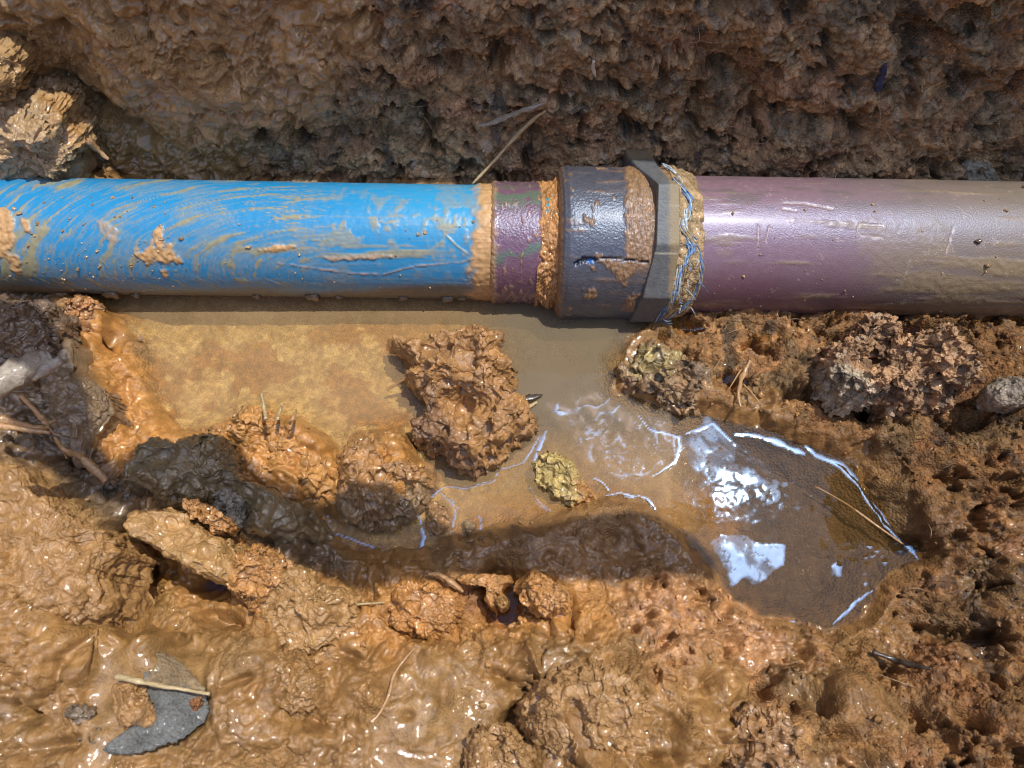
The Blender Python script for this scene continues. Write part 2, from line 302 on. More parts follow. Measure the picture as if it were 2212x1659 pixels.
c1, i1 = domes2(ux / .0078, uy / .0070, 31, 0, .5); c2, i2 = domes2((ux * .8 - uy * .6) / .0034, (ux * .6 + uy * .8) / .0030, 32, 0, .5); c3, i3 = domes2((ux * .6 + uy * .8) / .0018, (uy * .6 - ux * .8) / .0017, 33, 0, .5)
mod = .55 + .8 * np.clip(fbm2(U / .02, W_ / .02, 34, 3) + .4, 0, 1.3)
cr = fbm2(wx / .034, wy / .026, 35, 5, .5) * .0065 + (c1 * .0024 * mod + c2 * .0025 + c3 * .0016) * (.6 + .5 * mod) + billow2(wx2 / .012, wy2 / .011, 153, 4, .5) * .0012 + fbm2(U / .0020, W_ / .0020, 36, 2, .6) * .0005 - .003
pits = ss(.35, .75, fbm2(wx / .018, wy / .015, 37, 4, .55) + .1) * .010
cr -= pits
det = wet * (1 - crumb) + cr * crumb + big * (1 - .45 * crumb)
det *= 1 - .72 * smoothm
shore = ss(2, 60, pool_d + wob) if True else 1
det = np.where(pool_d < 290, det * (.22 + .78 * shore) * (1 - under) + under * (fbm2(U / .012, W_ / .012, 41, 4) * .0012 + .0009 * domes2(wx / .009, wy / .009, 42, 3)), det)
# holes and steps seen in the photograph
def hole(x, y, rx, ry, dep, rot=0, sh=2.):
    c, s = math.cos(rot), math.sin(rot); a = ((PX - x) * c + (PY - y) * s) / rx; b = (-(PX - x) * s + (PY - y) * c) / ry
    a = a + .25 * fbm2(U / .01, W_ / .01, int(x) % 97, 2); return -dep * np.exp(-np.clip(a * a + b * b, 0, 30) ** (sh / 2))
for hh in [(1085,1285,26,50,.018,.1),(1060,1250,16,45,.010,.1),(1180,1262,16,20,.0),(470,1335,38,14,.014,.1),(300,1225,50,32,.02,.3),(280,1185,18,45,.016,.0),(860,1010,10,10,0),(95,1300,24,12,.010,.2),(520,1470,30,10,.009,-.3),(640,1350,14,20,.01),(1120,1560,30,36,.016,.5),(1095,1470,60,14,.010,.45),(1560,150,60,22,.014,.6),(1500,240,30,60,.014,.5),
          (1960,60,20,20,.016),(2000,70,40,12,.01),(1240,170,20,8,.008),(180,215,60,14,.016,.5),(270,265,70,12,.014,.5),(120,60,30,14,.012),(990,140,30,12,.01,.4),(1900,880,60,20,.008),(1980,720,80,14,.016),(1650,640,60,20,.01),(1340,1600,24,22,.014),(1650,1490,26,24,.012,.6),(1780,1520,30,16,.01,.6),(880,1545,12,10,.006),(235,740,26,30,.014),(170,760,30,24,.012),(440,1265,36,26,.014,.4),(560,1370,20,10,.01),(1585,1390,20,34,.008,.2),(760,1420,26,12,.008,.4),(680,1560,40,12,.008,.5),(30,1540,40,14,.010,.3),(120,1610,50,14,.010,-.2),(480,1600,16,30,.008),(960,1500,16,30,.007),(1450,1560,18,40,.012,.4),(1420,1640,40,16,.012),(1530,1470,16,30,.008),(1840,1590,40,18,.010,.3),(2100,1560,50,16,.010,.4),(1960,1180,50,20,.008)]:
    if hh[4]: det += hole(*hh)
def lumpf(x, y, rx, ry, h, rot=0): return -hole(x, y, rx, ry, h, rot, 3)
for hh in [(300,1530,60,40,.006,.2),(620,1600,70,40,.007,.1),(780,1480,50,60,.006,.3),(930,1420,60,30,.005,.4),(1480,1560,60,50,.008,.2),(1700,1450,50,30,.006,.1),(1850,1500,60,40,.008,.3),(2050,1400,60,40,.008,.2),(1225,1545,90,60,.010,.3),(1330,1480,90,50,.010,-.4),(1160,1420,80,30,.010,.5),(420,160,160,60,.007,.35),(400,70,90,40,.004),(100,1090,110,50,.004),(860,1330,90,50,.004),(640,1470,60,40,.006),(55,1470,50,60,.006),(170,1440,50,34,.004),(1480,1420,60,40,.004)]: det += lumpf(*hh)
det = np.where(det < -.006, -.006 + (det + .006) * 1.25, det); det *= np.where(inview, 1, .6)
wn = gnormal(P); flip = np.sign((wn * NRM).sum(-1, keepdims=True)); wn = wn * np.where(flip == 0, 1, flip); nb = wn + NRM * .6; nb /= np.linalg.norm(nb, axis=-1, keepdims=True)
clear_ = .0
P = P + nb * det[..., None]
far = ss(.4, .9, abs(XX)) ; 
# ---- pigment
col = np.zeros(XX.shape + (3,)) + np.array([.30, .16, .053])
n_a = fbm2(U / .05, W_ / .05, 60, 4); n_b = fbm2(U / .012, W_ / .012, 61, 4); n_c = fbm2(U / .004, W_ / .004, 62, 3)
col = mixc(col, (.24, .15, .065), ss(-.2, .7, n_a) * .8)
wl = ss(400, 380, PY) * WALL
col = mixc(col, (.38, .225, .09), wl)
OR = (.43, .205, .055)
for poly, f in [([(140,640),(230,650),(330,830),(400,940),(480,930),(560,880),(680,900),(760,1000),(860,930),(950,1060),(900,1120),(700,1100),(560,1060),(400,1100),(240,1080),(190,960),(230,880),(170,740)], 1.), ([(260,1130),(400,1080),(560,1160),(720,1290),(860,1240),(1100,1230),(1280,1240),(1500,1250),(1520,1340),(1250,1380),(1020,1380),(830,1440),(700,1360),(560,1380),(340,1300)], .7)]:
    col = mixc(col, OR, zone(poly, 30, 30, len(poly)) * f)
col = mixc(col, (.31, .17, .056), zone([(0,1060),(150,1060),(300,1230),(560,1430),(400,1480),(0,1420)], 60, 50, 9) * .75)
col = mixc(col, (.275, .15, .052), zone([(0,1400),(560,1430),(1100,1400),(1600,1500),(1700,1800),(0,1800)], 60, 50, 10) * .7)
col = mixc(col, (.27, .165, .068), smoothm * .5)
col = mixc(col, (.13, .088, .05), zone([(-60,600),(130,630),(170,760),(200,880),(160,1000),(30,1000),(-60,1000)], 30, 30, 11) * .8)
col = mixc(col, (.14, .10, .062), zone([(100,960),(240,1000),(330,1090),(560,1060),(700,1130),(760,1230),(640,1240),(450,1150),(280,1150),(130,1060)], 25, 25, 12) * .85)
# dry crumbly soil: reddish, grey-brown, black and pale bits, each crumb its own tone
dry = np.array([.40, .255, .13]) + 0 * col
dry = mixc(dry, (.36, .19, .10), ss(.0, .55, fbm2(U / .03, W_ / .022, 63, 3)) * .6)
dry = mixc(dry, (.27, .21, .125), ss(.05, .6, fbm2(U / .035, W_ / .03, 64, 3)) * .8)
dry *= (.72 + .56 * i1)[..., None] * (.75 + .5 * i2)[..., None] * (.85 + .3 * i3)[..., None]
dry = mixc(dry, (.36, .29, .21), ss(.93, .96, i2) * .7)
dry = mixc(dry, (.045, .04, .035), np.maximum(ss(.94, .97, i1) * .5, ss(.45, .7, fbm2(U / .016, W_ / .02, 65, 4)) * .75))
lowright = zone([(1400,1230),(1700,1380),(1900,1330),(2030,1200),(1800,980),(1700,900),(2300,700),(2400,1900),(1750,1900),(1500,1500)], 90, 60, 13, .03)
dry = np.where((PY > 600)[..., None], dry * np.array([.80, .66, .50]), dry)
dry = mixc(dry, np.array([.40, .205, .085]) * (.75 + .5 * i2)[..., None] * (.8 + .4 * i1)[..., None], zone([(1240,1230),(1620,1240),(1680,1400),(1750,1560),(1500,1560),(1380,1430)], 60, 60, 14, .03) * .85)
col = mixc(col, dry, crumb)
col = np.where((PY > 560)[..., None], mixc(col, col * np.array([.50, .44, .36]), ss(1500, 2150, PX - (PY - 1100) * .25) * .75), col)  # soil painted darker towards the right to stand for soft shade
redd = zone([(940,1240),(1080,1300),(1040,1330),(930,1300)], 20, 20, 15); col = mixc(col, (.33, .15, .075), redd * .6)
# shallow wet flat, shaded band beside the puddle
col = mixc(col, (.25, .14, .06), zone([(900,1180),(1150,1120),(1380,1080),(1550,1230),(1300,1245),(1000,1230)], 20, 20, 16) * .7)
# pool bottom: pale silt clots with bare orange channels, darker silt to the right
bt = np.zeros_like(col) + np.array([.50, .33, .125])
clot = ss(-.18, .12, fbm2(wx / .035, wy / .028, 70, 4, .55) + .25 * n_b)
bt = mixc(np.zeros_like(col) + np.array([.42, .22, .07]), (.58, .40, .18), clot); bt = mixc(bt, (.70, .52, .26), ss(.05, .5, n_b + .5 * n_c) * .6 * clot); bt *= (1 + .22 * n_c + .12 * fbm2(U / .0016, W_ / .0016, 66, 2))[..., None]
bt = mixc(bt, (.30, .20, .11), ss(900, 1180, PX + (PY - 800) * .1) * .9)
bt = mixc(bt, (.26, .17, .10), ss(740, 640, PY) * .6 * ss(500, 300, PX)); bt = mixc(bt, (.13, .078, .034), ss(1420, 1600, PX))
bt = mixc(bt, (.42, .21, .07), zone([(960,1090),(1250,1050),(1350,1060),(1300,1110),(1000,1130)], 30, 20, 17) * .8)
bt = mixc(bt, (.40, .22, .08), zone([(1380,1030),(1560,1060),(1620,1170),(1480,1150)], 40, 30, 18) * .8)
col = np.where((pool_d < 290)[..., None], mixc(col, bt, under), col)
col = col * (1 + .16 * n_b + .12 * n_c)[..., None]; col = np.clip(col, .012, .8)
wetness = np.clip(.95 - .8 * crumb + .25 * n_b, .05, 1); wetness = np.maximum(wetness, .75 * ss(80, 0, pool_d + wob) * (pool_d < 290))
wetness = np.where(PY > 1100, np.maximum(wetness, np.clip(.55 + .8 * n_a, 0, .9)), wetness); wetness = wetness * np.clip(1.05 - .9 * ss(.1, .6, fbm2(U / .035, W_ / .03, 171, 4)), .25, 1)
wetness *= 1 - .97 * under; wetness *= np.where(PY > 560, 1 - .45 * ss(1750, 2150, PX), 1)
PX, PY = proj(P)
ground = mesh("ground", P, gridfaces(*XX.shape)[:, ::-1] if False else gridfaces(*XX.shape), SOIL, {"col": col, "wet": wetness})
ground["kind"] = "structure"
_s = 3; sPX = PX[::_s, ::_s].ravel(); sPY = PY[::_s, ::_s].ravel(); sP = P[::_s, ::_s].reshape(-1, 3); sOK = (abs(P[::_s, ::_s, 0]) < .36).ravel() & (sP[:, 2] < .3) & (sP[:, 1] > -.12); sdep = (sP - C0) @ np.array([0, ST, -CT])
def surf(x, y, up=0.):
    d = np.where(sOK, (sPX - x) ** 2 + (sPY - y) ** 2, 1e12); i = np.argsort(d)[:6]; i = i[np.argmin(sdep[i])]; D = sdep[i] - up
    return at_depth(x, y, D)

# ------------------------------------------------------------------ water
nx, nyy = 620, 330
wX = np.linspace(-.245, .30, nx); wY = np.linspace(.012, .262, nyy); WXX, WYY = np.meshgrid(wX, wY); wpx, wpy = proj(np.stack([WXX, WYY, 0 * WXX], -1))
fX = WXX / .01; fY = WYY / .01
def stroke(pts, wd, s=0, brk=.0):
    d, t = linedist(wpx + 3 * fbm2(fX, fY, s, 2), wpy + 3 * fbm2(fX + 9, fY, s, 2), pts)
    wv = wd * (.45 + .9 * abs(noise2(t * 5 + s, t * 0 + .5, s))) * np.minimum(1, 4 * np.minimum(t, 1 - t) + .25)
    v = (1 - ss(wv * .5, wv * 1.25, d)) * (.7 + .3 * ss(-.5, .3, noise2(t * 8 + s, t * 0 + .3, s + 9))); return v * np.where(noise2(t * 14 + s * 3, t * 0, s + 5) < -.9 + brk, 0, 1)
sky_sheen = np.zeros_like(WXX)  # painted sky reflections and glints: extra blue gloss drawn on the water
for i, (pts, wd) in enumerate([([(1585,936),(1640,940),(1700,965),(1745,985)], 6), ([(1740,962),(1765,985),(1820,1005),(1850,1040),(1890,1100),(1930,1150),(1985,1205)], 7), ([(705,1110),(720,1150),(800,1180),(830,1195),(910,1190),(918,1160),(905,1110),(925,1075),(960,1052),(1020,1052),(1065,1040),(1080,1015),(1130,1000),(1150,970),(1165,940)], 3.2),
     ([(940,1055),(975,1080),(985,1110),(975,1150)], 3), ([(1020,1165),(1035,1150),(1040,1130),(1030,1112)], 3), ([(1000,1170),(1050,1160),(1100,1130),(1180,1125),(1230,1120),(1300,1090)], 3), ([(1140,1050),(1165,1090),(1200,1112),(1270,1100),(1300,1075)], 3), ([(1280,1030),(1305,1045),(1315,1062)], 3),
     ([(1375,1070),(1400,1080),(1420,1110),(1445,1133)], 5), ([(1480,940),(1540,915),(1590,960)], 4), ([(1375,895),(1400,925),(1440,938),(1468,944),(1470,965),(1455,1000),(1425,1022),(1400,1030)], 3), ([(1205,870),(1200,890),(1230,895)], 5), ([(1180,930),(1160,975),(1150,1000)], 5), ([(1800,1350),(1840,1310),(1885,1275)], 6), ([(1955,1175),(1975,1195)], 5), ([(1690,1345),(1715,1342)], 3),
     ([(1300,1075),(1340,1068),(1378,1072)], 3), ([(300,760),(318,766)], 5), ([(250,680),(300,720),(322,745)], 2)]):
    sky_sheen = np.maximum(sky_sheen, 1.35 * stroke(pts, wd, i + 2, .2 if wd < 3.5 else 0))
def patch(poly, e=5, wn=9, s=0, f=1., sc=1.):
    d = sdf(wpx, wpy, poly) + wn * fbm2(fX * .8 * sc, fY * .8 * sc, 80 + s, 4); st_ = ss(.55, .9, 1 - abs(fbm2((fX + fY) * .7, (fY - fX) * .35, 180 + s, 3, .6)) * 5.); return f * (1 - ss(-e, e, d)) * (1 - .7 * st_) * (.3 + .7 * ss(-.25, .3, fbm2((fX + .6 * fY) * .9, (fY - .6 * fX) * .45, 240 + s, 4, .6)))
sky_sheen = np.maximum(sky_sheen, patch([(1535,1175),(1560,1158),(1610,1155),(1650,1180),(1695,1178),(1690,1220),(1660,1250),(1625,1268),(1610,1245),(1580,1265),(1570,1230)], 2.5, 7, 1, 1., 1.))
sky_sheen = np.maximum(sky_sheen, patch([(1795,1222),(1808,1212),(1822,1222),(1815,1245),(1800,1242)], 2, 4, 2))
sky_sheen = np.maximum(sky_sheen, patch([(1478,945),(1530,915),(1600,950),(1605,990),(1575,1040),(1500,1020),(1480,985)], 14, 16, 3, .55))
sky_sheen = np.maximum(sky_sheen, patch([(1585,1015),(1625,1020),(1680,1050),(1610,1050)], 6, 10, 4, .6))
spk = patch([(1510,1030),(1700,1040),(1710,1100),(1600,1110),(1510,1080)], 25, 20, 5) * ss(.28, .34, domes2(fX * 2.2, fY * 2.2, 6)[0] * (.4 + .6 * (fbm2(fX, fY, 7, 2) > 0)) - .25); sky_sheen = np.maximum(sky_sheen, spk * .45)
sky_sheen = np.maximum(sky_sheen, patch([(1320,712),(1400,705),(1400,735),(1350,750),(1320,735)], 6, 12, 8, .55))
for (x, y, r) in [(1880,1180,5),(1895,1190,4),(1885,1200,5),(1905,1200,4),(1870,1205,5),(1912,1215,6),(1870,1262,4),(1868,1240,4),(1945,1190,6),(990,1095,5),(1150,968,6)]: sky_sheen = np.maximum(sky_sheen, patch([(x - r, y), (x, y - r), (x + r, y), (x, y + r)], 1.5, 2, int(x)))
# silt scum swirling over the shallow middle
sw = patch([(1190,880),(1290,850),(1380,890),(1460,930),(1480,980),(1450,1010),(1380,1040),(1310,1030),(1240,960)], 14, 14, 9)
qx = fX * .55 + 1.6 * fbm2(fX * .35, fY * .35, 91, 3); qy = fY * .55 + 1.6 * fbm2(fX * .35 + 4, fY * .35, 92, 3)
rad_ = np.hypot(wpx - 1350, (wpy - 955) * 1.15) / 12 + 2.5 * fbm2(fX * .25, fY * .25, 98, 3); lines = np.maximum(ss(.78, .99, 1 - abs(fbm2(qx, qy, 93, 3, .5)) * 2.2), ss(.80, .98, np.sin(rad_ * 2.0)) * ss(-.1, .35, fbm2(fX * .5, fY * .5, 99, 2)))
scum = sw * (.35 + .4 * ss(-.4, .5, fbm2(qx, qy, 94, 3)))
sky_sheen = np.maximum(sky_sheen, sw * lines * .75)
murk = .32 + .30 * ss(980, 1130, wpx) * ss(980, 860, wpy) + .1 * ss(700, 640, wpy); murk = np.where(wpx > 1450, .20, murk) + .06 * fbm2(fX * .3, fY * .3, 95, 3)
murk = np.clip(murk + scum * .5, 0, .92); d_sh = sdf(wpx, wpy, POOL); murk = murk * ss(18, -55, d_sh + 14 * fbm2(fX * .6, fY * .6, 97, 3))
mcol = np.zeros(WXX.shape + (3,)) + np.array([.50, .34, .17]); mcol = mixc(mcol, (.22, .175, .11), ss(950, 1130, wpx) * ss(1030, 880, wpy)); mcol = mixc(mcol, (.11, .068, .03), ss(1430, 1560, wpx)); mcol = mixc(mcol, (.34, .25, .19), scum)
wz = .00008 * np.clip(sky_sheen, 0, 2) + .00004 * fbm2(fX * 1.2, fY * 1.2, 96, 3) + sw * .00010 * fbm2(qx, qy, 93, 3)
m, t, N, L = nodes("puddle_water"); out = N("ShaderNodeOutputMaterial")
am = N("ShaderNodeAttribute", attribute_name="murk"); ac = N("ShaderNodeAttribute", attribute_name="col"); af = N("ShaderNodeAttribute", attribute_name="sky_sheen")
tr = N("ShaderNodeBsdfTransparent"); tr.inputs[0].default_value = (.93, .85, .68, 1); df = N("ShaderNodeBsdfDiffuse"); L(ac.outputs["Color"], df.inputs[0])
mx = N("ShaderNodeMixShader"); L(am.outputs["Fac"], mx.inputs[0]); L(tr.outputs[0], mx.inputs[1]); L(df.outputs[0], mx.inputs[2])
gl = N("ShaderNodeBsdfGlossy"); gl.inputs["Roughness"].default_value = .035; gl.inputs[0].default_value = (.38, .62, 1, 1)  # blue tint stands for the reflected sky
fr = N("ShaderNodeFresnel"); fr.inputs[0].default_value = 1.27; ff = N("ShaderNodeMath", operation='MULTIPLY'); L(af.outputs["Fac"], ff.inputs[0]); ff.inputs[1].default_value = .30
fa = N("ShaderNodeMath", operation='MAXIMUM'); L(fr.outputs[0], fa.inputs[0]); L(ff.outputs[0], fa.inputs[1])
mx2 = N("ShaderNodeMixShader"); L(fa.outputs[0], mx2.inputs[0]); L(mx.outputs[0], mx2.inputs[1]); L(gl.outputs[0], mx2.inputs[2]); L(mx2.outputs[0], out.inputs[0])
tc = N("ShaderNodeTexCoord"); nn = N("ShaderNodeTexNoise"); nn.inputs["Scale"].default_value = 130; nn.inputs["Detail"].default_value = 3; L(tc.outputs["Object"], nn.inputs["Vector"]); bp = N("ShaderNodeBump"); bp.inputs["Distance"].default_value = .00005; bp.inputs["Strength"].default_value = .5; L(nn.outputs[0], bp.inputs["Height"]); L(bp.outputs[0], gl.inputs["Normal"])
water = mesh("puddle_water", np.stack([WXX, WYY, wz], -1), gridfaces(nyy, nx), m, {"murk": murk, "sky_sheen": sky_sheen, "col": mcol}); water["kind"] = "structure"

# ------------------------------------------------------------------ pipe line
AY = lambda x: 508.5 + .0152 * x
ZD = lambda x: .411 + .0066 * x / 1000
A0 = at_depth(0., AY(0.), ZD(0)); A1 = at_depth(2212., AY(2212.), ZD(2212)); AX = (A1 - A0); AX /= np.linalg.norm(AX)
e2 = np.array([0, -ST, CT]); e2 = e2 - AX * (e2 @ AX); e2 /= np.linalg.norm(e2); e1 = np.cross(AX, e2)   # e2 faces the camera
if e1[1] < 0: e1 = -e1
def along(x):
    d = ray(x, AY(x)); n = np.cross(d, e1); return ((C0 - A0) @ n) / (AX @ n)
def lathe(xs, rs, nl, na=200, dense=True, off=None):
    """ring grid along the pipe axis; returns positions, photo coordinates, axial and angular parameters"""
    xx = np.linspace(xs[0], xs[-1], nl); s = np.array([along(x) for x in xx]); r = np.interp(xx, xs, rs)
    th = np.linspace(-np.pi, np.pi, na, endpoint=False); th = th - .35 * np.sin(th)       # 0 faces the camera, closer rows there
    S_, TH = np.meshgrid(s, th, indexing='ij'); Rr = r[:, None] + 0 * TH
    return xx, S_, TH, Rr
def lpos(S_, TH, Rr): return A0 + AX * S_[..., None] + (e1 * np.sin(TH)[..., None] + e2 * np.cos(TH)[..., None]) * Rr[..., None]
PIPE_O = tuple(A0 + AX * along(1290.))
root = bpy.data.objects.new("water_pipe", None); COL.objects.link(root); root.location = PIPE_O; root.empty_display_size = .05
tag(root, "blue plastic water pipe joined to thicker purple-grey pipe by a muddy compression coupling", "pipe")
bpy.context.view_layer.update()
def pipemat(name, rough, rmud, spec=.5, bumps=.00018, sc=900., coat=0., tint=(1, 1, 1, 1)):
    m, t, N, L = nodes(name); out = N("ShaderNodeOutputMaterial"); b = N("ShaderNodeBsdfPrincipled"); L(b.outputs[0], out.inputs[0])
    c = N("ShaderNodeAttribute", attribute_name="col"); md = N("ShaderNodeAttribute", attribute_name="mud"); L(c.outputs["Color"], b.inputs["Base Color"])
    rg = N("ShaderNodeMapRange"); L(md.outputs["Fac"], rg.inputs[0]); rg.inputs[3].default_value = rough; rg.inputs[4].default_value = rmud; L(rg.outputs[0], b.inputs["Roughness"])
    tc = N("ShaderNodeTexCoord"); n = N("ShaderNodeTexNoise"); n.inputs["Scale"].default_value = sc; n.inputs["Detail"].default_value = 3; L(tc.outputs["Object"], n.inputs["Vector"])
    bp = N("ShaderNodeBump"); bp.inputs["Distance"].default_value = bumps; L(n.outputs[0], bp.inputs["Height"]); L(bp.outputs[0], b.inputs["Normal"])
    b.inputs["Specular IOR Level"].default_value = spec; b.inputs["Specular Tint"].default_value = tint; b.inputs["Coat Weight"].default_value = coat; b.inputs["Coat Roughness"].default_value = .25; return m
PB = pipemat("blue_polythene", .36, .55, .55, .00008, 700); PG = pipemat("purple_grey_pipe", .34, .5, 1., .00026, 1300, .2, (.5, .64, 1, 1)); PC = pipemat("coupling_plastic", .36, .55, 1., .0004, 800, .2, (.6, .75, 1, 1)); PN = pipemat("nut_plastic", .55, .65, .5, .0003, 800, .0, (.8, .9, 1, 1)); PM = SOIL
def build_part(name, S_, TH, Rr, mat, c, md, capfaces=True, label=None):
    V = lpos(S_, TH, Rr); n, mm = S_.shape; F = gridfaces(n, mm, True); Vf = V.reshape(-1, 3)
    ctr = [V[0].mean(0), V[-1].mean(0)]; Vf = np.vstack([Vf, ctr[0], ctr[1]]); a = n * mm; j = np.arange(mm)
    F3 = np.vstack([np.stack([np.full(mm, a), (j + 1) % mm, j], 1), np.stack([np.full(mm, a + 1), (n - 1) * mm + j, (n - 1) * mm + (j + 1) % mm], 1)])
    c2 = np.vstack([c.reshape(-1, 3), c[0].mean(0), c[-1].mean(0)]); m2 = np.concatenate([md.ravel(), [0, 0]])
    # outward facing
    o = mesh(name, Vf, [F[:, ::-1], F3[:, ::-1]], mat, {"col": c2, "mud": m2, "wet": m2}, root, loc=tuple(V.reshape(-1, 3).mean(0)))
    if label: o["label"] = label
    return o
# blue pipe
xx, S_, TH, Rr = lathe([-900, 1066], [.0315, .0315], 900, 220)
V = lpos(S_, TH, Rr); bx, byp = proj(V); aw = TH * .0315
f1 = lambda x, y, s, o=3: fbm2(x, y, s, o)
dx = np.minimum(0, bx - 760) / 620; dy = np.where(byp < 600, (byp - 600) / 220, (byp - 600) / 120); dx = np.where(byp > 600, np.minimum(0, bx - 760 - (byp - 600) * 2.0) / 620, dx)
qq = (abs(dx) ** 2.6 + abs(dy) ** 2.6) ** (1 / 2.6) + .012 * f1(S_ / .03, TH * 3, 100); tang = np.arctan2(dy, dx) 
st = fbm2(qq * 34, tang * 1.2 + bx / 900, 101, 4, .7); st2 = fbm2(qq * 90, tang * 3 + bx / 300, 102, 3, .7)
dens = f1(S_ / .045, aw / .02, 103) + .25 * f1(S_ / .012, aw / .006, 104)
mud = ss(.16, .42, st * .75 + .28 * st2 + .42 * dens - .10 * ss(60, 300, bx) + .12 * ss(500, 640, byp)) * .82
mud = np.maximum(mud, .34 * ss(-.3, .6, st2 + dens + .5 * ss(440, 600, byp)))
right = ss(620, 760, bx); Sw = S_ + .006 * f1(S_ / .01, aw / .01, 191, 3); Aw = aw + .005 * f1(S_ / .01 + 5, aw / .01, 192, 3); blot = ss(.0, .40, f1(Sw / .02, Aw / .012, 105, 6) + .45 * f1(S_ / .004, aw / .012, 106, 3) - .05)
zoneR = np.exp(-((byp - 500) / 75) ** 2) ; mud = mud * (1 - right * .75) + right * np.clip(blot * (.12 + .5 * zoneR), 0, .6)
mud = np.maximum(mud, .75 * ss(.0, .35, f1(S_ / .05, aw / .0045, 107, 4) + .55 * np.exp(-((byp - 548) / 14) ** 2) * ss(560, 700, bx) * ss(960, 800, bx) - .1) * ss(380, 560, bx) * ss(1010, 900, bx) * np.exp(-((byp - 545) / 30) ** 2))
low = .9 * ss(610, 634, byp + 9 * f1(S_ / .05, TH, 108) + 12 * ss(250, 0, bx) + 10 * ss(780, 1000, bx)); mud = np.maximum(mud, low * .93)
mud = np.maximum(mud, ss(1062, 1036, 2124 - bx + 0 * bx) * 0)
crust = ss(1012, 1046, bx + 14 * f1(S_ / .005, aw / .006, 109, 4) + 16 * ss(470, 520, byp)); 
def cpatch(poly, e=4, wn=9, s=0): return 1 - ss(-e, e, sdf(bx, byp, poly) + wn * f1(S_ / .006, aw / .006, 110 + s, 4))
cr1 = np.maximum.reduce([cpatch([(-60,440),(26,450),(32,520),(22,540),(38,560),(55,588),(38,592),(10,560),(-60,540)], 3, 9, 1), cpatch([(38,465),(60,470),(66,500),(55,498)], 3, 5, 2), cpatch([(300,535),(345,525),(385,540),(390,568),(360,580),(315,560)], 6, 26, 3), cpatch([(330,500),(350,490),(352,540),(338,545)], 3, 9, 4), cpatch([(205,475),(230,470),(262,520),(240,530)], 3, 8, 5) * .6, cpatch([(560,540),(600,528),(640,532),(600,545)], 2, 4, 6), cpatch([(700,556),(830,549),(860,555),(720,563)], 2, 4, 7) * .8])
lineA = 1 - ss(.6, 2.6, linedist(bx, byp, [(600,568),(760,590),(830,592),(872,580),(900,574),(1000,566),(1040,552)])[0] + 1.5 * f1(S_ / .004, aw / .004, 118)); lineB = 1 - ss(1, 3, linedist(bx, byp, [(965,510),(985,530),(1010,548)])[0])
thick = np.clip(cr1 * (.5 + .6 * f1(S_ / .003, aw / .003, 119, 3)) + .8 * crust * (.6 + .5 * f1(S_ / .004, aw / .004, 120, 3)) + .2 * lineA + .25 * lineB, 0, 1.2)
mudT = np.clip(np.maximum.reduce([mud, cr1, crust, lineA * .6, lineB * .7]), 0, 1)
bc = np.zeros(S_.shape + (3,)) + np.array([.016, .235, .50]); bc = mixc(bc, (.03, .32, .60), ss(600, 1000, bx) * ss(560, 440, byp) * .8)  # lighter blue at upper right paints the sun's broad highlight
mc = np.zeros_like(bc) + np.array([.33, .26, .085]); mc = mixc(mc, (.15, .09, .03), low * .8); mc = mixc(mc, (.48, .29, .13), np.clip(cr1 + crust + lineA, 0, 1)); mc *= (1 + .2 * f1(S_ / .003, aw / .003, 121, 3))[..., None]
bc = mixc(bc, mc, mudT)
Rb = Rr + .0011 * thick + .00025 * mudT * (1 + f1(qq * 60, tang * 4, 122)) + .00008 * f1(S_ / .004, aw / .004, 123)
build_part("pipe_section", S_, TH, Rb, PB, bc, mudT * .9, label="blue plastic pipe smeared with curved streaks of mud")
# small crumbs stuck on the pipes are added with the crumbs below
# collar
def ringcol(base, S_, aw, s, amt=.3): c = np.zeros(S_.shape + (3,)) + np.array(base); return c * (1 + amt * f1(S_ / .004, aw / .004, s, 4))[..., None]
xx, S_, TH, Rr = lathe([1060, 1064, 1068, 1156, 1162, 1165], [.0312, .0328, .0336, .0336, .0330, .031], 110, 200); aw = TH * .034; V = lpos(S_, TH, Rr); bx, byp = proj(V)
c = ringcol((.16, .08, .12), S_, aw, 130, .2); gr = np.maximum(ss(.0, .3, f1(S_ / .012, aw / .006, 131, 4) + .3) * np.exp(-((byp - 425) / 24) ** 2), ss(.0, .25, f1(S_ / .01, aw / .005, 132, 4) + .15) * np.exp(-((byp - 548 + (bx - 1110) * .3) / 14) ** 2))
c = mixc(c, (.10, .16, .10), gr * .85); md = .8 * ss(.45, .8, f1(S_ / .003, aw / .006, 133, 4) + .55 * ss(590, 640, byp) - .05); edge = ss(1078, 1062, bx + 5 * f1(aw / .004, S_ / .01, 134)); md = np.maximum(md * .7, edge)
c = mixc(c, (.42, .25, .11), md * .85); build_part("collar", S_, TH, Rr + .0007 * md * (1 + f1(S_ / .002, aw / .002, 135, 3)), PC, c, md * .9)
# mud packed in the groove
xx, S_, TH, Rr = lathe([1155, 1170, 1190, 1206], [.0318, .0318, .0322, .0345], 90, 260); aw = TH * .033
dd_, ii = domes2(S_ / .005 + .3 * f1(aw / .01, S_ / .01, 140), aw / .008, 141, 0); m1 = dd_ * .0022 + .001 * f1(S_ / .002, aw / .002, 142, 3); V = lpos(S_, TH, Rr); bx, byp = proj(V); m1 *= 1 + 1.1 * ss(540, 660, byp); m1 += .0028 * ss(420, 385, byp) * ss(1180, 1200, bx)
c = ringcol((.45, .23, .085), S_, aw, 143, .25); spots = np.zeros_like(bx)
for (x, y) in [(1183,434),(1183,446),(1182,457)]: spots = np.maximum(spots, 1 - ss(2.5, 4.5, np.hypot(bx - x, byp - y)))
c = mixc(c, (.03, .30, .42), spots); build_part("mud_seal", S_, TH, Rr + m1, SOIL, c, np.clip(.9 + 0 * m1, 0, 1))
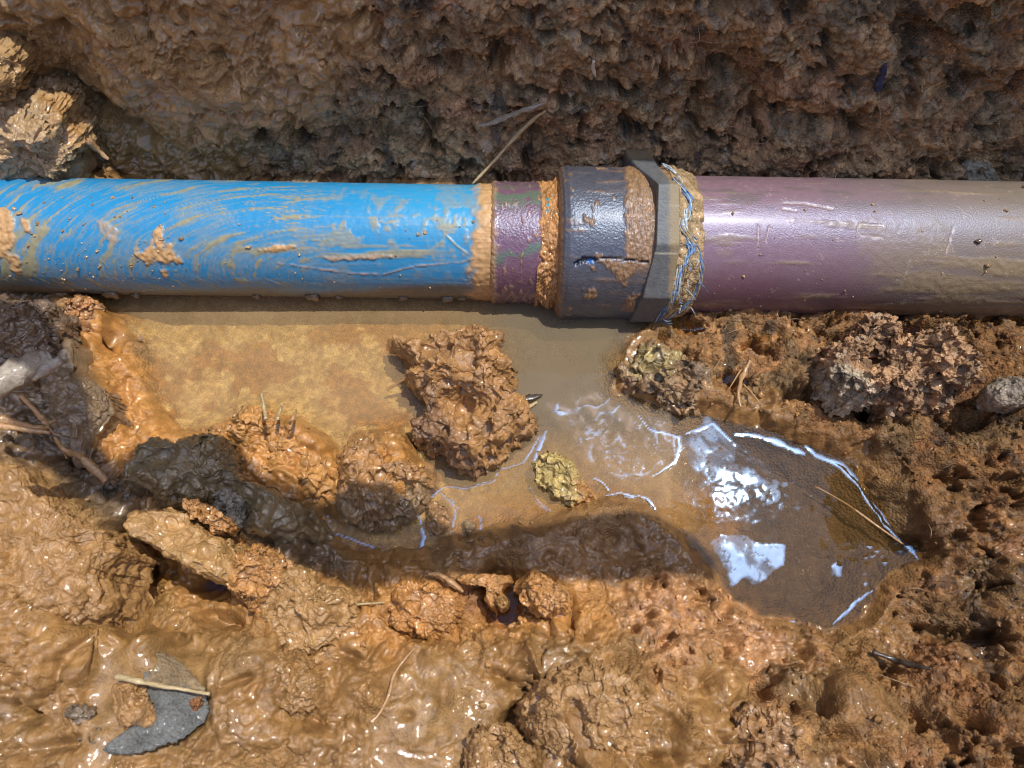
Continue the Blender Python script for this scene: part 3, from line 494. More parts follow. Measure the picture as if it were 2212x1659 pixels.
# coupling body
xx, S_, TH, Rr = lathe([1196, 1199, 1206, 1216, 1225, 1352, 1420], [.034, .0385, .0412, .0422, .0424, .0424, .0424], 240, 240); aw = TH * .0424; V = lpos(S_, TH, Rr); bx, byp = proj(V)
c = ringcol((.075, .078, .098), S_, aw, 150, .2)
wipe = ss(.35, 1.0, f1(S_ / .03, aw / .006, 151, 4) + .4 * np.exp(-((byp - 385) / 18) ** 2) - .05); md = wipe * .5; md = np.maximum(md, ss(1222, 1206, bx + 4 * f1(aw / .003, S_ / .006, 152, 3)) * .9)
md = np.maximum(md, ss(1346, 1358, bx + 6 * f1(aw / .006, S_ / .006, 153, 3)) * ss(610, 560, byp) * .95); md = np.maximum(md, ss(.55, .8, f1(S_ / .01, aw / .01, 154, 4) + np.exp(-((bx - 1352) / 30) ** 2 - ((byp - 585) / 25) ** 2)) * .9)
md = np.maximum(md, (1 - ss(-3, 6, sdf(bx, byp, [(1290,560),(1375,572),(1350,615),(1345,600)]) + 5 * f1(S_ / .004, aw / .004, 155, 3))) * .95); md = np.maximum(md, (1 - ss(-3, 6, sdf(bx, byp, [(1355,640),(1372,642),(1368,668),(1345,668)]) + 5 * f1(S_ / .004, aw / .004, 156, 3))) * .9)
crack = 1 - ss(2, 4.5, linedist(bx, byp, [(1243,570),(1262,562),(1285,562)])[0] - 2.5 * np.exp(-((bx - 1268) / 18) ** 2) + 2 * f1(S_ / .002, aw / .002, 157)); crack = np.maximum(crack, 1 - ss(.7, 2, linedist(bx, byp, [(1280,560),(1320,557),(1350,560),(1400,566)])[0]))
c = mixc(c, np.array([.30, .165, .06]) * (1 + .35 * f1(S_ / .003, aw / .003, 193, 4))[..., None], md * .85); c = mixc(c, (.012, .012, .02), crack); blu = ((bx - 1276) / 7) ** 2 + ((byp - 565) / 4) ** 2 < 1; c = mixc(c, (.02, .16, .55), blu * 1.)
build_part("coupling_body", S_, TH, Rr - .0022 * crack + .0006 * md * (1 + f1(S_ / .002, aw / .002, 194, 3)), PC, c, md * .9)
# faceted nut: eight sides, its left face cut back unevenly
na = 320; xx = np.linspace(0, 1, 60); th = np.linspace(-np.pi, np.pi, na, endpoint=False)
fac = np.radians(np.array([-135, -90, -27, 10, 47, 80, 117, 170])); fr_ = np.array([.0530, .0545, .0500, .0470, .0463, .0452, .0445, .047])
def facetr(t):
    t = np.mod(t - fac[0], 2 * np.pi) + fac[0]; f2 = np.append(fac, fac[0] + 2 * np.pi); r2 = np.append(fr_, fr_[0]); i = np.clip(np.searchsorted(f2, t, 'right') - 1, 0, len(fac) - 1); a = f2[i]; b = f2[i + 1]; ra = r2[i]; rb = r2[i + 1]
    return ra * rb * np.sin(b - a) / (ra * np.sin(t - a) + rb * np.sin(b - t) + 1e-12)
toff = lambda t: -t      # photo-down is negative e1
tn = np.degrees(toff(th))
leftx = np.interp(tn, [-180, -95, -80, -60, -27, 12, 47, 80, 180], [1352, 1345, 1345, 1355, 1382, 1378, 1364, 1356, 1352])
rbase = np.maximum(facetr(toff(th)), .0431)
S_ = np.zeros((60, na)); Rr = np.zeros((60, na)); 
for j in range(na):
    s0 = along(leftx[j]); s1 = along(1428.); topcut = np.interp(tn[j], [-180, -100, -60, -27, 180], [0, 1, 1, .0, 0])
    u = xx; S_[:, j] = s0 + (s1 - s0) * u
    r = rbase[j] * np.ones(60); r = np.where(u < .04, .0415 + (r - .0415) * (u / .04) ** .4, r)
    cut = np.clip((u - .62) / .38, 0, 1); r = r - cut * topcut * .0105 - ss(.9, 1., u) * .003; Rr[:, j] = np.maximum(r, .0375)
TH = th[None] + 0 * S_; aw = TH * .046; V = lpos(S_, TH, Rr); bx, byp = proj(V)
c = ringcol((.115, .12, .125), S_, aw, 160, .2); md = ss(.2, .8, f1(S_ / .01, aw / .02, 161, 4)) * .08; md = np.maximum(md, ss(1440, 1452, bx + 5 * f1(aw / .003, S_ / .004, 162, 3)) * .7); md = np.maximum(md, ss(350, 338, byp) * .6)
sc_ = (1 - ss(.8, 2, abs(byp - 558.5 - .02 * (bx - 1390)))) * ss(1380, 1384, bx) * .0; c = mixc(c, (.36, .26, .12), md * .85)
scr = (1 - ss(.6, 1.8, abs(byp - 548))) * ss(1375, 1380, bx); scr = np.maximum(scr, (1 - ss(.6, 1.8, abs(byp - 445))) * .6 * ss(1385, 1390, bx)); c = mixc(c, (.55, .52, .42), scr * .6)
build_part("coupling_nut", S_, TH, Rr, PN, c, md * .9)
# mud and frayed sealing cord beside the nut
xx, S_, TH, Rr = lathe([1414, 1422, 1434, 1452, 1470, 1480], [.0385, .0434, .0430, .0412, .0396, .0384], 110, 260); aw = TH * .042
dd_, ii = domes2(S_ / .0038, aw / .004, 170, 0); c = ringcol((.37, .26, .14), S_, aw, 171, .4) * (.7 + .6 * ii)[..., None]
build_part("mud_ring", S_, TH, Rr + dd_ * .0012 + .0012 * f1(S_ / .008, aw / .012, 172, 3), SOIL, c, .35 + 0 * S_)
# purple-grey pipe
xx, S_, TH, Rr = lathe([1440, 3100], [.0385, .0385], 760, 220); aw = TH * .0385; V = lpos(S_, TH, Rr); bx, byp = proj(V)
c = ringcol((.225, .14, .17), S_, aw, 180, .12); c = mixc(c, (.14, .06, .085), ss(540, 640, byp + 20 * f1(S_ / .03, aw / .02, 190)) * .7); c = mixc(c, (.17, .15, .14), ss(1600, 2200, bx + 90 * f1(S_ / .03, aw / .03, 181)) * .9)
c = mixc(c, (.11, .105, .085), ss(.1, .6, f1(S_ / .03, aw / .01, 182, 4)) * .5 * ss(490, 420, byp))
md = ss(.0, .5, f1(S_ / .06, aw / .006, 183, 5) + .9 * ss(1700, 2200, bx) * ss(470, 600, byp) - .45 + .15 * ss(600, 680, byp)) * .75
md = np.maximum(md, .8 * ss(-.1, .2, f1(S_ / .02, aw / .02, 184, 3)) * (1 - ss(-4, 6, sdf(bx, byp, [(1545,518),(1603,518),(1600,552),(1548,552)]))) * .5)
pz = 1 - ss(-25, 25, sdf(bx, byp, [(1860,480),(1960,500),(2040,495),(2060,560),(1990,600),(1880,600)]) + 34 * f1(S_ / .01, aw / .01, 185, 3)); md = np.maximum(md, pz * .4)
scr = np.zeros_like(bx)
for pts in [[(1690,438),(1740,440),(1800,452)],[(1857,484),(1905,486)],[(1857,484),(1852,498),(1860,510)],[(1860,510),(1905,512)],[(1638,488),(1638,535)],[(1662,490),(1655,520)],[(1690,451),(1720,455)],[(2045,545),(2060,490)]]: scr = np.maximum(scr, 1 - ss(.8, 2.2, linedist(bx, byp, pts)[0] + .8 * f1(S_ / .003, aw / .003, 186)))
spx = (domes2(S_ / .004, aw / .004, 187)[1] > .93) & (domes2(S_ / .0011, aw / .0011, 188)[0] > .8)
c = mixc(c, (.27, .20, .11), np.clip(md * .8 + .35 * ss(1750, 2200, bx + 90 * f1(S_ / .02, aw / .008, 212, 4)), 0, .9)); c = mixc(c, (.5, .42, .34), np.clip(scr * .6 + spx * .5, 0, 1))
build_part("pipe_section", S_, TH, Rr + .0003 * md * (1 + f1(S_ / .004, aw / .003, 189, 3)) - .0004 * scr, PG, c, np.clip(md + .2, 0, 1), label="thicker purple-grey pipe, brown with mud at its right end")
# shreds of blue sealing cord wound round the pipe: strands and frayed ends
CORD = flat_mat("blue_cord_fibre", (.10, .20, .40), .6, .9, (500, 500, 500), .0003); CORDP = flat_mat("pale_cord_fibre", (.42, .50, .55), .6, .5, (600, 600, 600), .0003)
def onpipe(x, a, r): a = math.radians(a); return A0 + AX * along(x) + (e1 * math.sin(-a) + e2 * math.cos(a)) * r   # a>0 is lower in the photograph
rnd = random.Random(3)
def cordstrand(path, n, rad, spread, mat, seed, name="cord_strand"):
    ts = []
    for i in range(n):
        ph = rnd.random() * 6; pts = []
        for j, (x, a) in enumerate(path):
            q = j * 1.3 + ph; pts.append(onpipe(x + spread * math.sin(q) * 1.0 + rnd.uniform(-1, 1) * spread * .6, a + rnd.uniform(-1.5, 1.5), (.0430 - .00008 * (x - 1425)) + .0010 * math.cos(q) + rnd.uniform(0, .0008)))
        ts.append(tubemesh(pts, [rad * .5, rad, rad, rad * .4], 60, 6, .25, seed + i))
    v, f = join_tubes(ts); return mesh(name, v, f, mat, None, root, loc=tuple(v.mean(0)))
main = [(1424, -40), (1440, -30), (1450, -22), (1444, -12), (1432, -3), (1442, 6), (1452, 12), (1440, 20), (1434, 30), (1428, 45), (1420, 62), (1412, 78)]
cordstrand(main, 16, .00055, 5.0, CORD, 10); cordstrand(main, 14, .00045, 6.5, CORDP, 40)
loop = [(1440, 2), (1458, 6), (1468, 14), (1476, 26), (1480, 38), (1474, 52), (1458, 64), (1440, 74), (1420, 84)]
cordstrand(loop, 9, .00050, 2.6, CORD, 70); cordstrand(loop, 9, .00042, 3.2, CORDP, 90)
CORDM = flat_mat('muddy_cord_fibre', (.30, .24, .15), .7, .6, (600, 600, 600), .0003); cordstrand(main, 9, .00055, 8., CORDM, 150); cordstrand(loop, 6, .0005, 4.5, CORDM, 170)
top = [(1412, -62), (1424, -54), (1436, -42), (1440, -34)]; cordstrand(top, 6, .0004, 3.5, CORDP, 120)
for k in range(14):
    a = rnd.uniform(20, 88); x = 1470 if a < 70 else 1440; x0 = x + rnd.uniform(-30, 8); p = [onpipe(x0, a, .0425), onpipe(x0 + rnd.uniform(-4, 10), a + rnd.uniform(-4, 6), .0452), onpipe(x0 + rnd.uniform(-6, 22), a + rnd.uniform(-6, 8), .046)]
    V_, F_, G_ = tubemesh(p, [.0003, .00025, .0001], 12, 5); mesh("frayed_fibre", V_, [F_, G_], CORD if k % 2 else CORDP, None, root, loc=tuple(V_.mean(0)))

# ------------------------------------------------------------------ clods
def clod(name, label, cat, outline, h, base=0., plane=None, c=(.40, .22, .085), wetv=.9, crumby=0., seed=0, pw=3.0, lumps=(), rough=1., group=None, c2=None, c2poly=None, bury=.012, nr=110, na=300, parent=None, flat=False, mat=None, slant=(0, 0), amp=1.):
    """a lump of soil with the given outline (photograph units, at height base), a domed top and an undercut base"""
    o = np.array(outline, float); n = len(o)
    if plane is None: p0 = np.array([0, 0, base]); nm = np.array([0, 0, 1.])
    else: p0, nm = np.array(plane[0], float), np.array(plane[1], float) / np.linalg.norm(plane[1])
    W = at_plane(o[:, 0], o[:, 1], p0, nm); cen = W.mean(0); ex = np.array([1., 0, 0]); ex -= nm * (ex @ nm); ex /= np.linalg.norm(ex); ey = np.cross(nm, ex)
    uv = np.stack([(W - cen) @ ex, (W - cen) @ ey], 1)
    # smooth closed outline resampled in angle
    per = np.vstack([uv[-1:], uv, uv[:2]]); dense = []
    for i in range(n):
        for f in np.linspace(0, 1, 12, endpoint=False):
            a, b, c_, d = per[i], per[i + 1], per[i + 2], per[(i + 3) if i + 3 < len(per) else 3]
            dense.append(.5 * (2 * b + (c_ - a) * f + (2 * a - 5 * b + 4 * c_ - d) * f * f + (3 * b - a - 3 * c_ + d) * f ** 3))
    dense = np.array(dense); ang = np.arctan2(dense[:, 1], dense[:, 0]); rad = np.hypot(dense[:, 0], dense[:, 1]); od = np.argsort(ang); th = np.linspace(-np.pi, np.pi, na, endpoint=False)
    Rt = np.interp(th, ang[od], rad[od], period=2 * np.pi)
    Rt = (np.roll(Rt, 1) + np.roll(Rt, -1) + np.roll(Rt, 2) + np.roll(Rt, -2) + Rt) / 5; Rt *= 1 + .05 * noise2(np.cos(th) * 7 + seed, np.sin(th) * 7, seed) + .03 * noise2(np.cos(th) * 17 + seed, np.sin(th) * 17, seed)
    rho = np.concatenate([np.linspace(.01, .80, int(nr * .5)), np.linspace(.81, 1., int(nr * .25)), np.linspace(1.01, 1.25, int(nr * .25))])
    RH, TH_ = np.meshgrid(rho, th, indexing='ij'); rr = np.where(RH <= 1, RH, 1 + (RH - 1) * ((.45 if crumby < .3 and plane is None else -.3) if not flat else -.2)) * Rt[None]
    zc = h * np.clip(1 - np.minimum(RH, 1) ** pw, 0, 1) ** .6
    zc = np.where(RH > 1, -(RH - 1) / .25 * (bury if not flat else h), zc)
    X = rr * np.cos(TH_); Y = rr * np.sin(TH_); Pc = cen + ex * X[..., None] + ey * Y[..., None]
    q = np.stack([X, Y, zc], -1); sz = rad.mean()
    if not flat:
        zc = zc + np.where(RH <= 1, 1, 0) * (1 - RH.clip(0, 1) ** 4) * h * .55 * fbm3(q / (sz * .75) + seed, seed, 3)
    for (lx, ly, lr, lh) in lumps:
        w_ = at_plane(np.array([lx]), np.array([ly]), p0, nm)[0] - cen; lr_ = lr * .00026; zc = zc + lh * np.exp(-(((X - w_ @ ex) ** 2 + (Y - w_ @ ey) ** 2) / lr_ ** 2) ** 1.5) * (RH < 1.02)
    zc = zc + (slant[0] * X + slant[1] * Y) * (RH <= 1)
    Pm = Pc + nm * zc[..., None]; N_ = gnormal(Pm, True); cen_n = (N_ * nm).sum(-1).mean(); N_ = N_ if cen_n > 0 else -N_
    Q = np.stack([X, Y, zc], -1) + seed * 1.37; Qw = Q + .0016 * np.stack([fbm3(Q / .008, seed + 5, 2), fbm3(Q / .008, seed + 6, 2), fbm3(Q / .008, seed + 8, 2)], -1)
    a1, j1 = domes3(Qw / .0100, seed + 1, .6); a2, j2 = domes3(Qw / .0045, seed + 2, .6); a3, j3 = domes3(Qw / .0021, seed + 3, .6)
    md_ = np.clip(.5 + 1.2 * fbm3(Q / .016, seed + 9, 2), 0, 1.2)
    bl = billow3(Qw / .011, seed + 40, 4, .55); dwet = bl * .0036 + a1 * .0026 + a2 * .0011 * md_ + a3 * .0004 * md_ ** 2 + .0008 * fbm3(Qw / .006, seed + 4, 3) - .003
    dcr = bl * .004 + (a1 * .0024 + a2 * .0030 + a3 * .0015) + .0012 * fbm3(Qw / .004, seed + 4, 3) - .0045 - .006 * ss(.3, .7, fbm3(Q / .012, seed + 12, 3))
    d = (dwet * (1 - crumby) + dcr * crumby) * rough * amp
    d = d * np.where(flat, .25, 1) * np.clip(RH * 12, .3, 1)
    Pm = Pm + N_ * d[..., None]
    cc = np.zeros(X.shape + (3,)) + np.array(c); 
    if c2 is not None:
        px_, py_ = proj(Pm); f = 1 - ss(-14, 14, sdf(px_, py_, c2poly) + 22 * fbm3(Q / .01, seed + 20, 3)); cc = mixc(cc, c2, f)
    tone = (1 + .14 * fbm3(Q / .015, seed + 21, 3)); cc = cc * tone[..., None]
    if crumby: cc = cc * (1 + crumby * (.7 * (j2 - .5) + .5 * (j1 - .5) + .3 * (j3 - .5)))[..., None]; cc = mixc(cc, (.42, .34, .25), crumby * ss(.94, .96, j2) * .6); cc = mixc(cc, (.06, .05, .04), crumby * ss(.95, .97, j1) * .7)
    V_ = Pm.reshape(-1, 3); F_ = gridfaces(*X.shape, True); nn_ = X.size; top = Pm[0].mean(0); bot = Pm[-1].mean(0); V_ = np.vstack([V_, top, bot]); j = np.arange(na)
    G_ = np.vstack([np.stack([j, (j + 1) % na, np.full(na, nn_)], 1), np.stack([nn_ - na + (j + 1) % na, nn_ - na + j, np.full(na, nn_ + 1)], 1)])
    cf = np.vstack([cc.reshape(-1, 3), cc[0, 0], cc[-1, 0]]); wv = np.clip(wetv + .2 * fbm3(Q / .02, seed + 30, 2), 0, 1); wf = np.append(wv.ravel(), [wetv, wetv])
    loc = tuple(cen)
    ob = mesh(name, V_, [F_, G_], mat or SOIL, {"col": np.clip(cf, .012, .8), "wet": wf}, parent, loc=loc)
    if parent is None: tag(ob, label, cat, group)
    return ob
ORC = (.43, .215, .07)
CG = "lumps of mud and soil lying in the trench"
clod("mud_clod", "largest glossy orange mud clod standing in the puddle", "mud clod", [(845,735),(905,745),(955,722),(1010,716),(1088,732),(1092,790),(1118,800),(1112,858),(1140,875),(1168,935),(1130,962),(1100,990),(1050,1035),(990,1032),(955,1000),(905,975),(888,940),(922,905),(905,860),(872,832),(880,795),(852,770)],
     .026, 0, c=(.36, .19, .07), wetv=.85, crumby=.35, seed=1, pw=4, lumps=[(1060,770,60,.010),(960,760,50,.005),(990,885,34,-.010),(1090,920,50,.009),(1000,1000,30,.005),(1130,900,40,.005),(1060,850,40,.005)], group=CG, c2=(.24, .13, .062), c2poly=[(880,830),(960,880),(1000,960),(1060,1060),(940,1010),(880,960)], nr=150, na=420, amp=1.15)
clod("mud_clod", "mud clod at the puddle's near edge, orange on top, its foot darkened with painted shade", "mud clod", [(732,985),(800,935),(850,958),(905,1000),(945,1035),(925,1085),(895,1130),(830,1160),(765,1150),(718,1100),(722,1040)], .026, .0, c=(.38, .20, .073), crumby=.3, seed=2, group=CG, c2=(.26, .17, .085), c2poly=[(700,1060),(960,1050),(960,1200),(700,1200)])  # lower half coloured darker for the shade that falls there
clod("clay_lump", "yellowish crumbly clay lump half sunk in the puddle beside the swirling scum", "clay lump", [(1148,1000),(1180,975),(1222,985),(1258,1035),(1290,1068),(1280,1100),(1240,1108),(1192,1082),(1155,1045)], .012, -.002, c=(.44, .33, .12), crumby=.5, seed=3, group=CG, c2=(.42,.21,.07), c2poly=[(1250,1040),(1300,1060),(1290,1120),(1240,1100)], wetv=.8, amp=.7)
clod("mud_lump", "small round brown mud lump ringed by a bright waterline below the largest clod", "mud lump", [(915,1100),(940,1078),(970,1090),(978,1130),(960,1160),(925,1155)], .007, -.001, c=(.30, .17, .075), seed=4, amp=.6, nr=50, na=140, group=CG)
clod("mud_lump", "tiny grey-brown mud lump in a ring of water, right of the round brown lump", "mud lump", [(995,1130),(1012,1118),(1032,1130),(1030,1155),(1005,1160)], .003, -.001, c=(.25, .17, .09), seed=5, amp=.4, nr=40, na=120, group=CG)
clod("soil_clod", "large dry reddish and grey crumbly soil clod under the right end of the purple pipe", "soil clod", [(1755,800),(1762,760),(1800,745),(1830,712),(1856,700),(1890,712),(1910,745),(1960,742),(2010,730),(2050,760),(2080,815),(2085,840),(2050,878),(2010,905),(1960,900),(1905,912),(1880,890),(1840,895),(1790,885),(1758,850)],
     .030, .016, c=(.38, .225, .12), wetv=.15, crumby=1., seed=6, pw=4, group=CG, c2=(.40, .33, .235), c2poly=[(1740,780),(1850,800),(1900,850),(1860,920),(1740,900)], lumps=[(1970,760,60,.006),(1900,800,50,-.012),(2040,840,40,.004)], nr=150, na=420, amp=1.15)
clod("soil_clod", "dark wet crumbly soil clod at the right shore of the puddle under the nut", "soil clod", [(1325,800),(1360,765),(1400,742),(1455,765),(1500,790),(1540,810),(1545,860),(1500,900),(1455,900),(1400,870),(1345,850)], .016, .0, c=(.27, .17, .085), wetv=.75, crumby=.8, seed=7, group=CG, c2=(.34, .26, .11), c2poly=[(1380,745),(1480,760),(1440,800),(1370,800)])
clod("clay_clod", "big olive-grey slimy clay clod lying in shade between the orange slab and the puddle", "clay clod", [(272,1030),(290,1000),(330,962),(375,955),(420,955),(458,948),(505,955),(530,1000),(545,1040),(600,1062),(660,1090),(692,1120),(690,1160),(640,1190),(570,1180),(520,1140),(450,1120),(380,1110),(320,1080),(285,1065)],
     .026, .012, c=(.215, .158, .08), wetv=1., crumby=.05, seed=8, pw=5, group=CG, lumps=[(480,975,50,.008),(400,1060,40,.006),(620,1110,60,.006)], nr=130, na=400)
clod("clay_clod", "crumbly dark grey clay clod at the left foot of the olive-grey clod", "clay clod", [(235,1060),(262,1040),(300,1045),(345,1080),(360,1110),(330,1130),(270,1128),(238,1100)], .016, .014, c=(.17, .145, .11), wetv=.4, crumby=.8, seed=9, group=CG, nr=70, na=200)
clod("clay_chip", "pale grey dry clay chip wedged between the orange slab and the olive-grey clod", "clay chip", [(470,1060),(500,1050),(522,1068),(535,1105),(528,1140),(500,1145),(478,1120),(466,1085)], .010, .030, c=(.33, .30, .25), wetv=.2, crumby=.4, seed=10, group=CG, nr=60, na=160, amp=.7)
clod("mud_slab", "smooth tilted orange-brown mud slab with a dark hollow below its left edge", "mud slab", [(272,1122),(300,1105),(350,1098),(400,1102),(440,1130),(500,1180),(515,1225),(500,1262),(460,1255),(420,1240),(385,1215),(340,1185),(290,1165)], .012, .040, c=(.40, .235, .09), seed=11, pw=6, group=CG, amp=.6, slant=(-.08, -.1), bury=.02)
clod("mud_clod", "knobbly orange mud clod at the upper right corner of the slab", "mud clod", [(395,1085),(425,1072),(450,1090),(485,1110),(515,1130),(505,1150),(470,1160),(440,1130),(405,1108)], .010, .042, c=ORC, seed=12, crumby=.3, group=CG, nr=60, na=180)
clod("mud_clod", "orange mud clod right of the slab, above the pale gap", "mud clod", [(505,1200),(540,1178),(600,1180),(640,1215),(635,1250),(600,1290),(560,1330),(520,1310),(500,1260)], .016, .028, c=ORC, seed=13, crumby=.35, group=CG)
clod("mud_clod", "broad brown-orange mud clod below the end of the olive-grey clod", "mud clod", [(590,1255),(640,1225),(700,1260),(760,1290),(770,1350),(720,1400),(640,1420),(590,1380),(560,1320)], .014, .030, c=(.38, .22, .085), seed=14, crumby=.1, group=CG)
clod("mud_heap", "crumbly orange mud heap with upright stalks on the left shore of the puddle", "mud heap", [(430,935),(470,920),(500,895),(540,880),(575,885),(620,910),(640,935),(690,960),(740,1000),(745,1040),(720,1080),(690,1105),(640,1060),(580,1030),(530,1000),(500,960),(450,955)], .018, .0, c=(.47, .24, .075), seed=15, crumby=.55, wetv=.8, group=CG, pw=4, nr=120, na=360, lumps=[(560,930,40,.006),(700,1040,40,.006)])
clod("mud_clod", "large wet mud clod with deep shadow on its left, bottom centre-right of the picture", "mud clod", [(1118,1540),(1150,1480),(1195,1440),(1270,1420),(1345,1440),(1400,1480),(1420,1540),(1390,1600),(1310,1650),(1220,1660),(1160,1620)], .022, .034, c=(.36, .21, .088), seed=16, pw=3.5, group=CG, nr=130, na=380, lumps=[(1240,1540,50,.007),(1330,1470,40,.005),(1180,1500,30,.006)])
clod("mud_clod", "tan mud clod cut by the bottom edge just left of the largest near clod", "mud clod", [(1010,1590),(1040,1560),(1100,1570),(1140,1610),(1150,1680),(1080,1710),(1000,1690)], .016, .036, c=(.36, .21, .088), seed=17, group=CG, nr=80, na=240)
clod("mud_lump", "glossy orange mud lump overhanging a dark hole at the top of the near bank", "mud lump", [(1118,1265),(1135,1240),(1160,1232),(1195,1255),(1235,1280),(1232,1315),(1190,1335),(1160,1330),(1125,1300)], .012, .026, c=ORC, seed=18, group=CG, nr=80, na=240, bury=.008, amp=.8)
clod("mud_lump", "thin folded orange mud ridge left of the dark hole on the near bank", "mud lump", [(985,1245),(1010,1236),(1060,1236),(1100,1240),(1105,1258),(1085,1275),(1088,1320),(1068,1322),(1062,1275),(1020,1268),(990,1262)], .006, .026, c=ORC, seed=19, group=CG, nr=70, na=220, amp=.5)
clod("mud_lump", "smooth round mud ball beside the dark hole on the near bank", "mud lump", [(1072,1290),(1085,1282),(1098,1292),(1098,1310),(1084,1318),(1072,1306)], .007, .030, c=(.43,.25,.09), seed=20, group=CG, nr=40, na=100, amp=.15)
PLN = ((0, .2517, .030), (0, -.922, .387))
clod("mud_clod", "sunlit pale mud lump with woody streaks over the left end of the blue pipe", "mud clod", [(-70,205),(0,190),(60,200),(100,210),(138,214),(156,240),(160,268),(188,292),(190,325),(172,352),(192,398),(120,424),(40,428),(-70,425)], .022, plane=PLN, c=(.40, .27, .14), crumby=.1, seed=21, pw=5, group=CG, bury=.04, nr=130, na=400, c2=(.43, .25, .10), c2poly=[(80,200),(170,200),(200,340),(150,300),(100,250)], lumps=[(125,238,26,.006)], wetv=1.)
clod("mud_clod", "rounded sunlit mud knob in the upper left corner, above the woody-streaked lump", "mud clod", [(-70,90),(-10,78),(25,88),(55,112),(66,150),(58,185),(25,205),(-20,208),(-70,200)], .024, plane=((0, .276, .085), (0, -.92, .39)), c=(.40, .25, .11), seed=41, group=CG, bury=.04, nr=90, na=260, amp=.7)
clod("mud_clod", "broad tan mud block at the left edge, below the forked roots", "mud clod", [(-70,1010),(0,1000),(60,1010),(130,1075),(190,1120),(240,1150),(264,1195),(250,1240),(252,1300),(225,1350),(160,1372),(60,1350),(-70,1340)], .014, .050, c=(.33, .185, .070), seed=42, pw=6, group=CG, nr=150, na=420, bury=.03)
clod("mud_clod", "orange crumbly mud clod just right of the small straw on the near bank", "mud clod", [(830,1290),(850,1262),(890,1255),(940,1262),(985,1285),(1000,1330),(960,1370),(900,1380),(845,1350)], .010, .024, c=(.42, .20, .06), seed=43, crumby=.25, group=CG, nr=100, na=300)
clod("mud_clod", "lumpy wet mud clod near the bottom, between the blue-grey leaf and the smooth mud pan", "mud clod", [(560,1440),(600,1400),(660,1420),(700,1470),(690,1530),(630,1560),(570,1530),(545,1480)], .012, .040, c=(.30, .17, .065), seed=44, group=CG, nr=100, na=300)
clod("mud_clod", "brown crumbly clod at the bottom edge, right of the largest near clod", "mud clod", [(1560,1560),(1620,1520),(1700,1540),(1750,1590),(1740,1660),(1650,1700),(1570,1660)], .014, .036, c=(.30, .165, .07), seed=45, crumby=.5, group=CG, nr=100, na=300)
clod("mud_clod", "dripping orange mud knot below the left end of the blue pipe", "mud clod", [(165,650),(205,645),(225,665),(222,700),(205,735),(175,735),(158,705)], .014, .010, c=(.40, .20, .08), seed=22, crumby=.5, group=CG, nr=60, na=180)
clod("mud_clod", "dark chocolate mud clod under the left end of the pipe", "mud clod", [(-60,640),(40,645),(110,655),(135,690),(150,745),(120,790),(60,810),(-60,800)], .016, .035, c=(.15, .095, .055), seed=23, crumby=.1, group=CG)
clod("mud_clod", "drooping grey-brown mud tongue spread over the orange left shore", "mud clod", [(125,750),(160,735),(175,770),(180,810),(215,835),(235,880),(220,915),(200,945),(185,1000),(160,1010),(150,960),(120,930),(95,850)], .008, .030, c=(.20, .135, .075), seed=24, group=CG, amp=.5, slant=(-.25, 0), bury=.02)
clod("stone", "dark wet stone half covered by mud at lower left, left of the grey leaf", "stone", [(140,1530),(160,1515),(195,1522),(212,1540),(200,1560),(160,1562)], .006, .056, c=(.17, .13, .09), seed=25, wetv=.7, crumby=.3, group="stones at the lower left", nr=40, na=120, amp=.5)
clod("stone", "rough brown-grey stone just under the dark wet one at lower left", "stone", [(180,1580),(205,1560),(240,1570),(262,1600),(245,1625),(200,1625),(180,1605)], .007, .052, c=(.21, .15, .09), seed=26, wetv=.5, crumby=.6, group="stones at the lower left", nr=40, na=120, amp=.6)
clod("stone", "pale grey-green stone in the shaded wall above the right end of the pipe", "stone", [(2060,370),(2095,345),(2120,340),(2145,360),(2165,395),(2150,420),(2090,420),(2062,400)], .008, plane=((0, .272, .045), (0, -.9, .43)), c=(.27, .25, .19), seed=27, wetv=.2, crumby=.3, group="stones in the wall", nr=50, na=140, amp=.5)
clod("stone", "pale flat stone embedded at the right edge below the pipe", "stone", [(2130,840),(2160,815),(2212,815),(2260,850),(2212,880),(2150,875)], .008, .036, c=(.30, .25, .19), seed=28, wetv=.3, crumby=.4, group="stones in the wall", nr=50, na=140, amp=.5)

# leaf with its stalk, mud blob and chip
LEAF = flat_mat("x", (.3,.3,.3)); bpy.data.materials.remove(LEAF)
L3 = [surf(*q_) for q_ in ((400, 1430), (430, 1560), (240, 1610))]; LN = np.cross(L3[1] - L3[0], L3[2] - L3[0]); LN = LN * np.sign(LN[2]); LPL = (sum(L3) / 3 + np.array([0, 0, .0045]), LN); leafbase = float(LPL[0][2])
lf = clod("leaf", None, None, [(322,1418),(350,1408),(385,1425),(430,1470),(450,1518),(444,1555),(415,1580),(380,1605),(350,1612),(318,1626),(272,1632),(228,1626),(214,1612),(245,1592),(275,1578),(296,1540),(305,1480)], .0012, leafbase, plane=LPL, c=(.125, .13, .125), wetv=.25, crumby=.35, seed=30, pw=20, flat=True, bury=.001, c2=(.22, .16, .09), c2poly=[(320,1400),(450,1400),(460,1500),(330,1480)], nr=70, na=260)
tag(lf, "torn blue-grey rotting leaf lying flat on the mud at lower left", "leaf")
me = lf.data; co = np.empty(len(me.vertices) * 3, np.float32); me.vertices.foreach_get("co", co); co = co.reshape(-1, 3); co[:, 2] += .35 * (co[:, 0] ** 2) - .25 * co[:, 1] ** 2 + .0008 * np.sin(co[:, 0] * 300 + co[:, 1] * 200); me.vertices.foreach_set("co", co.ravel()); me.update()
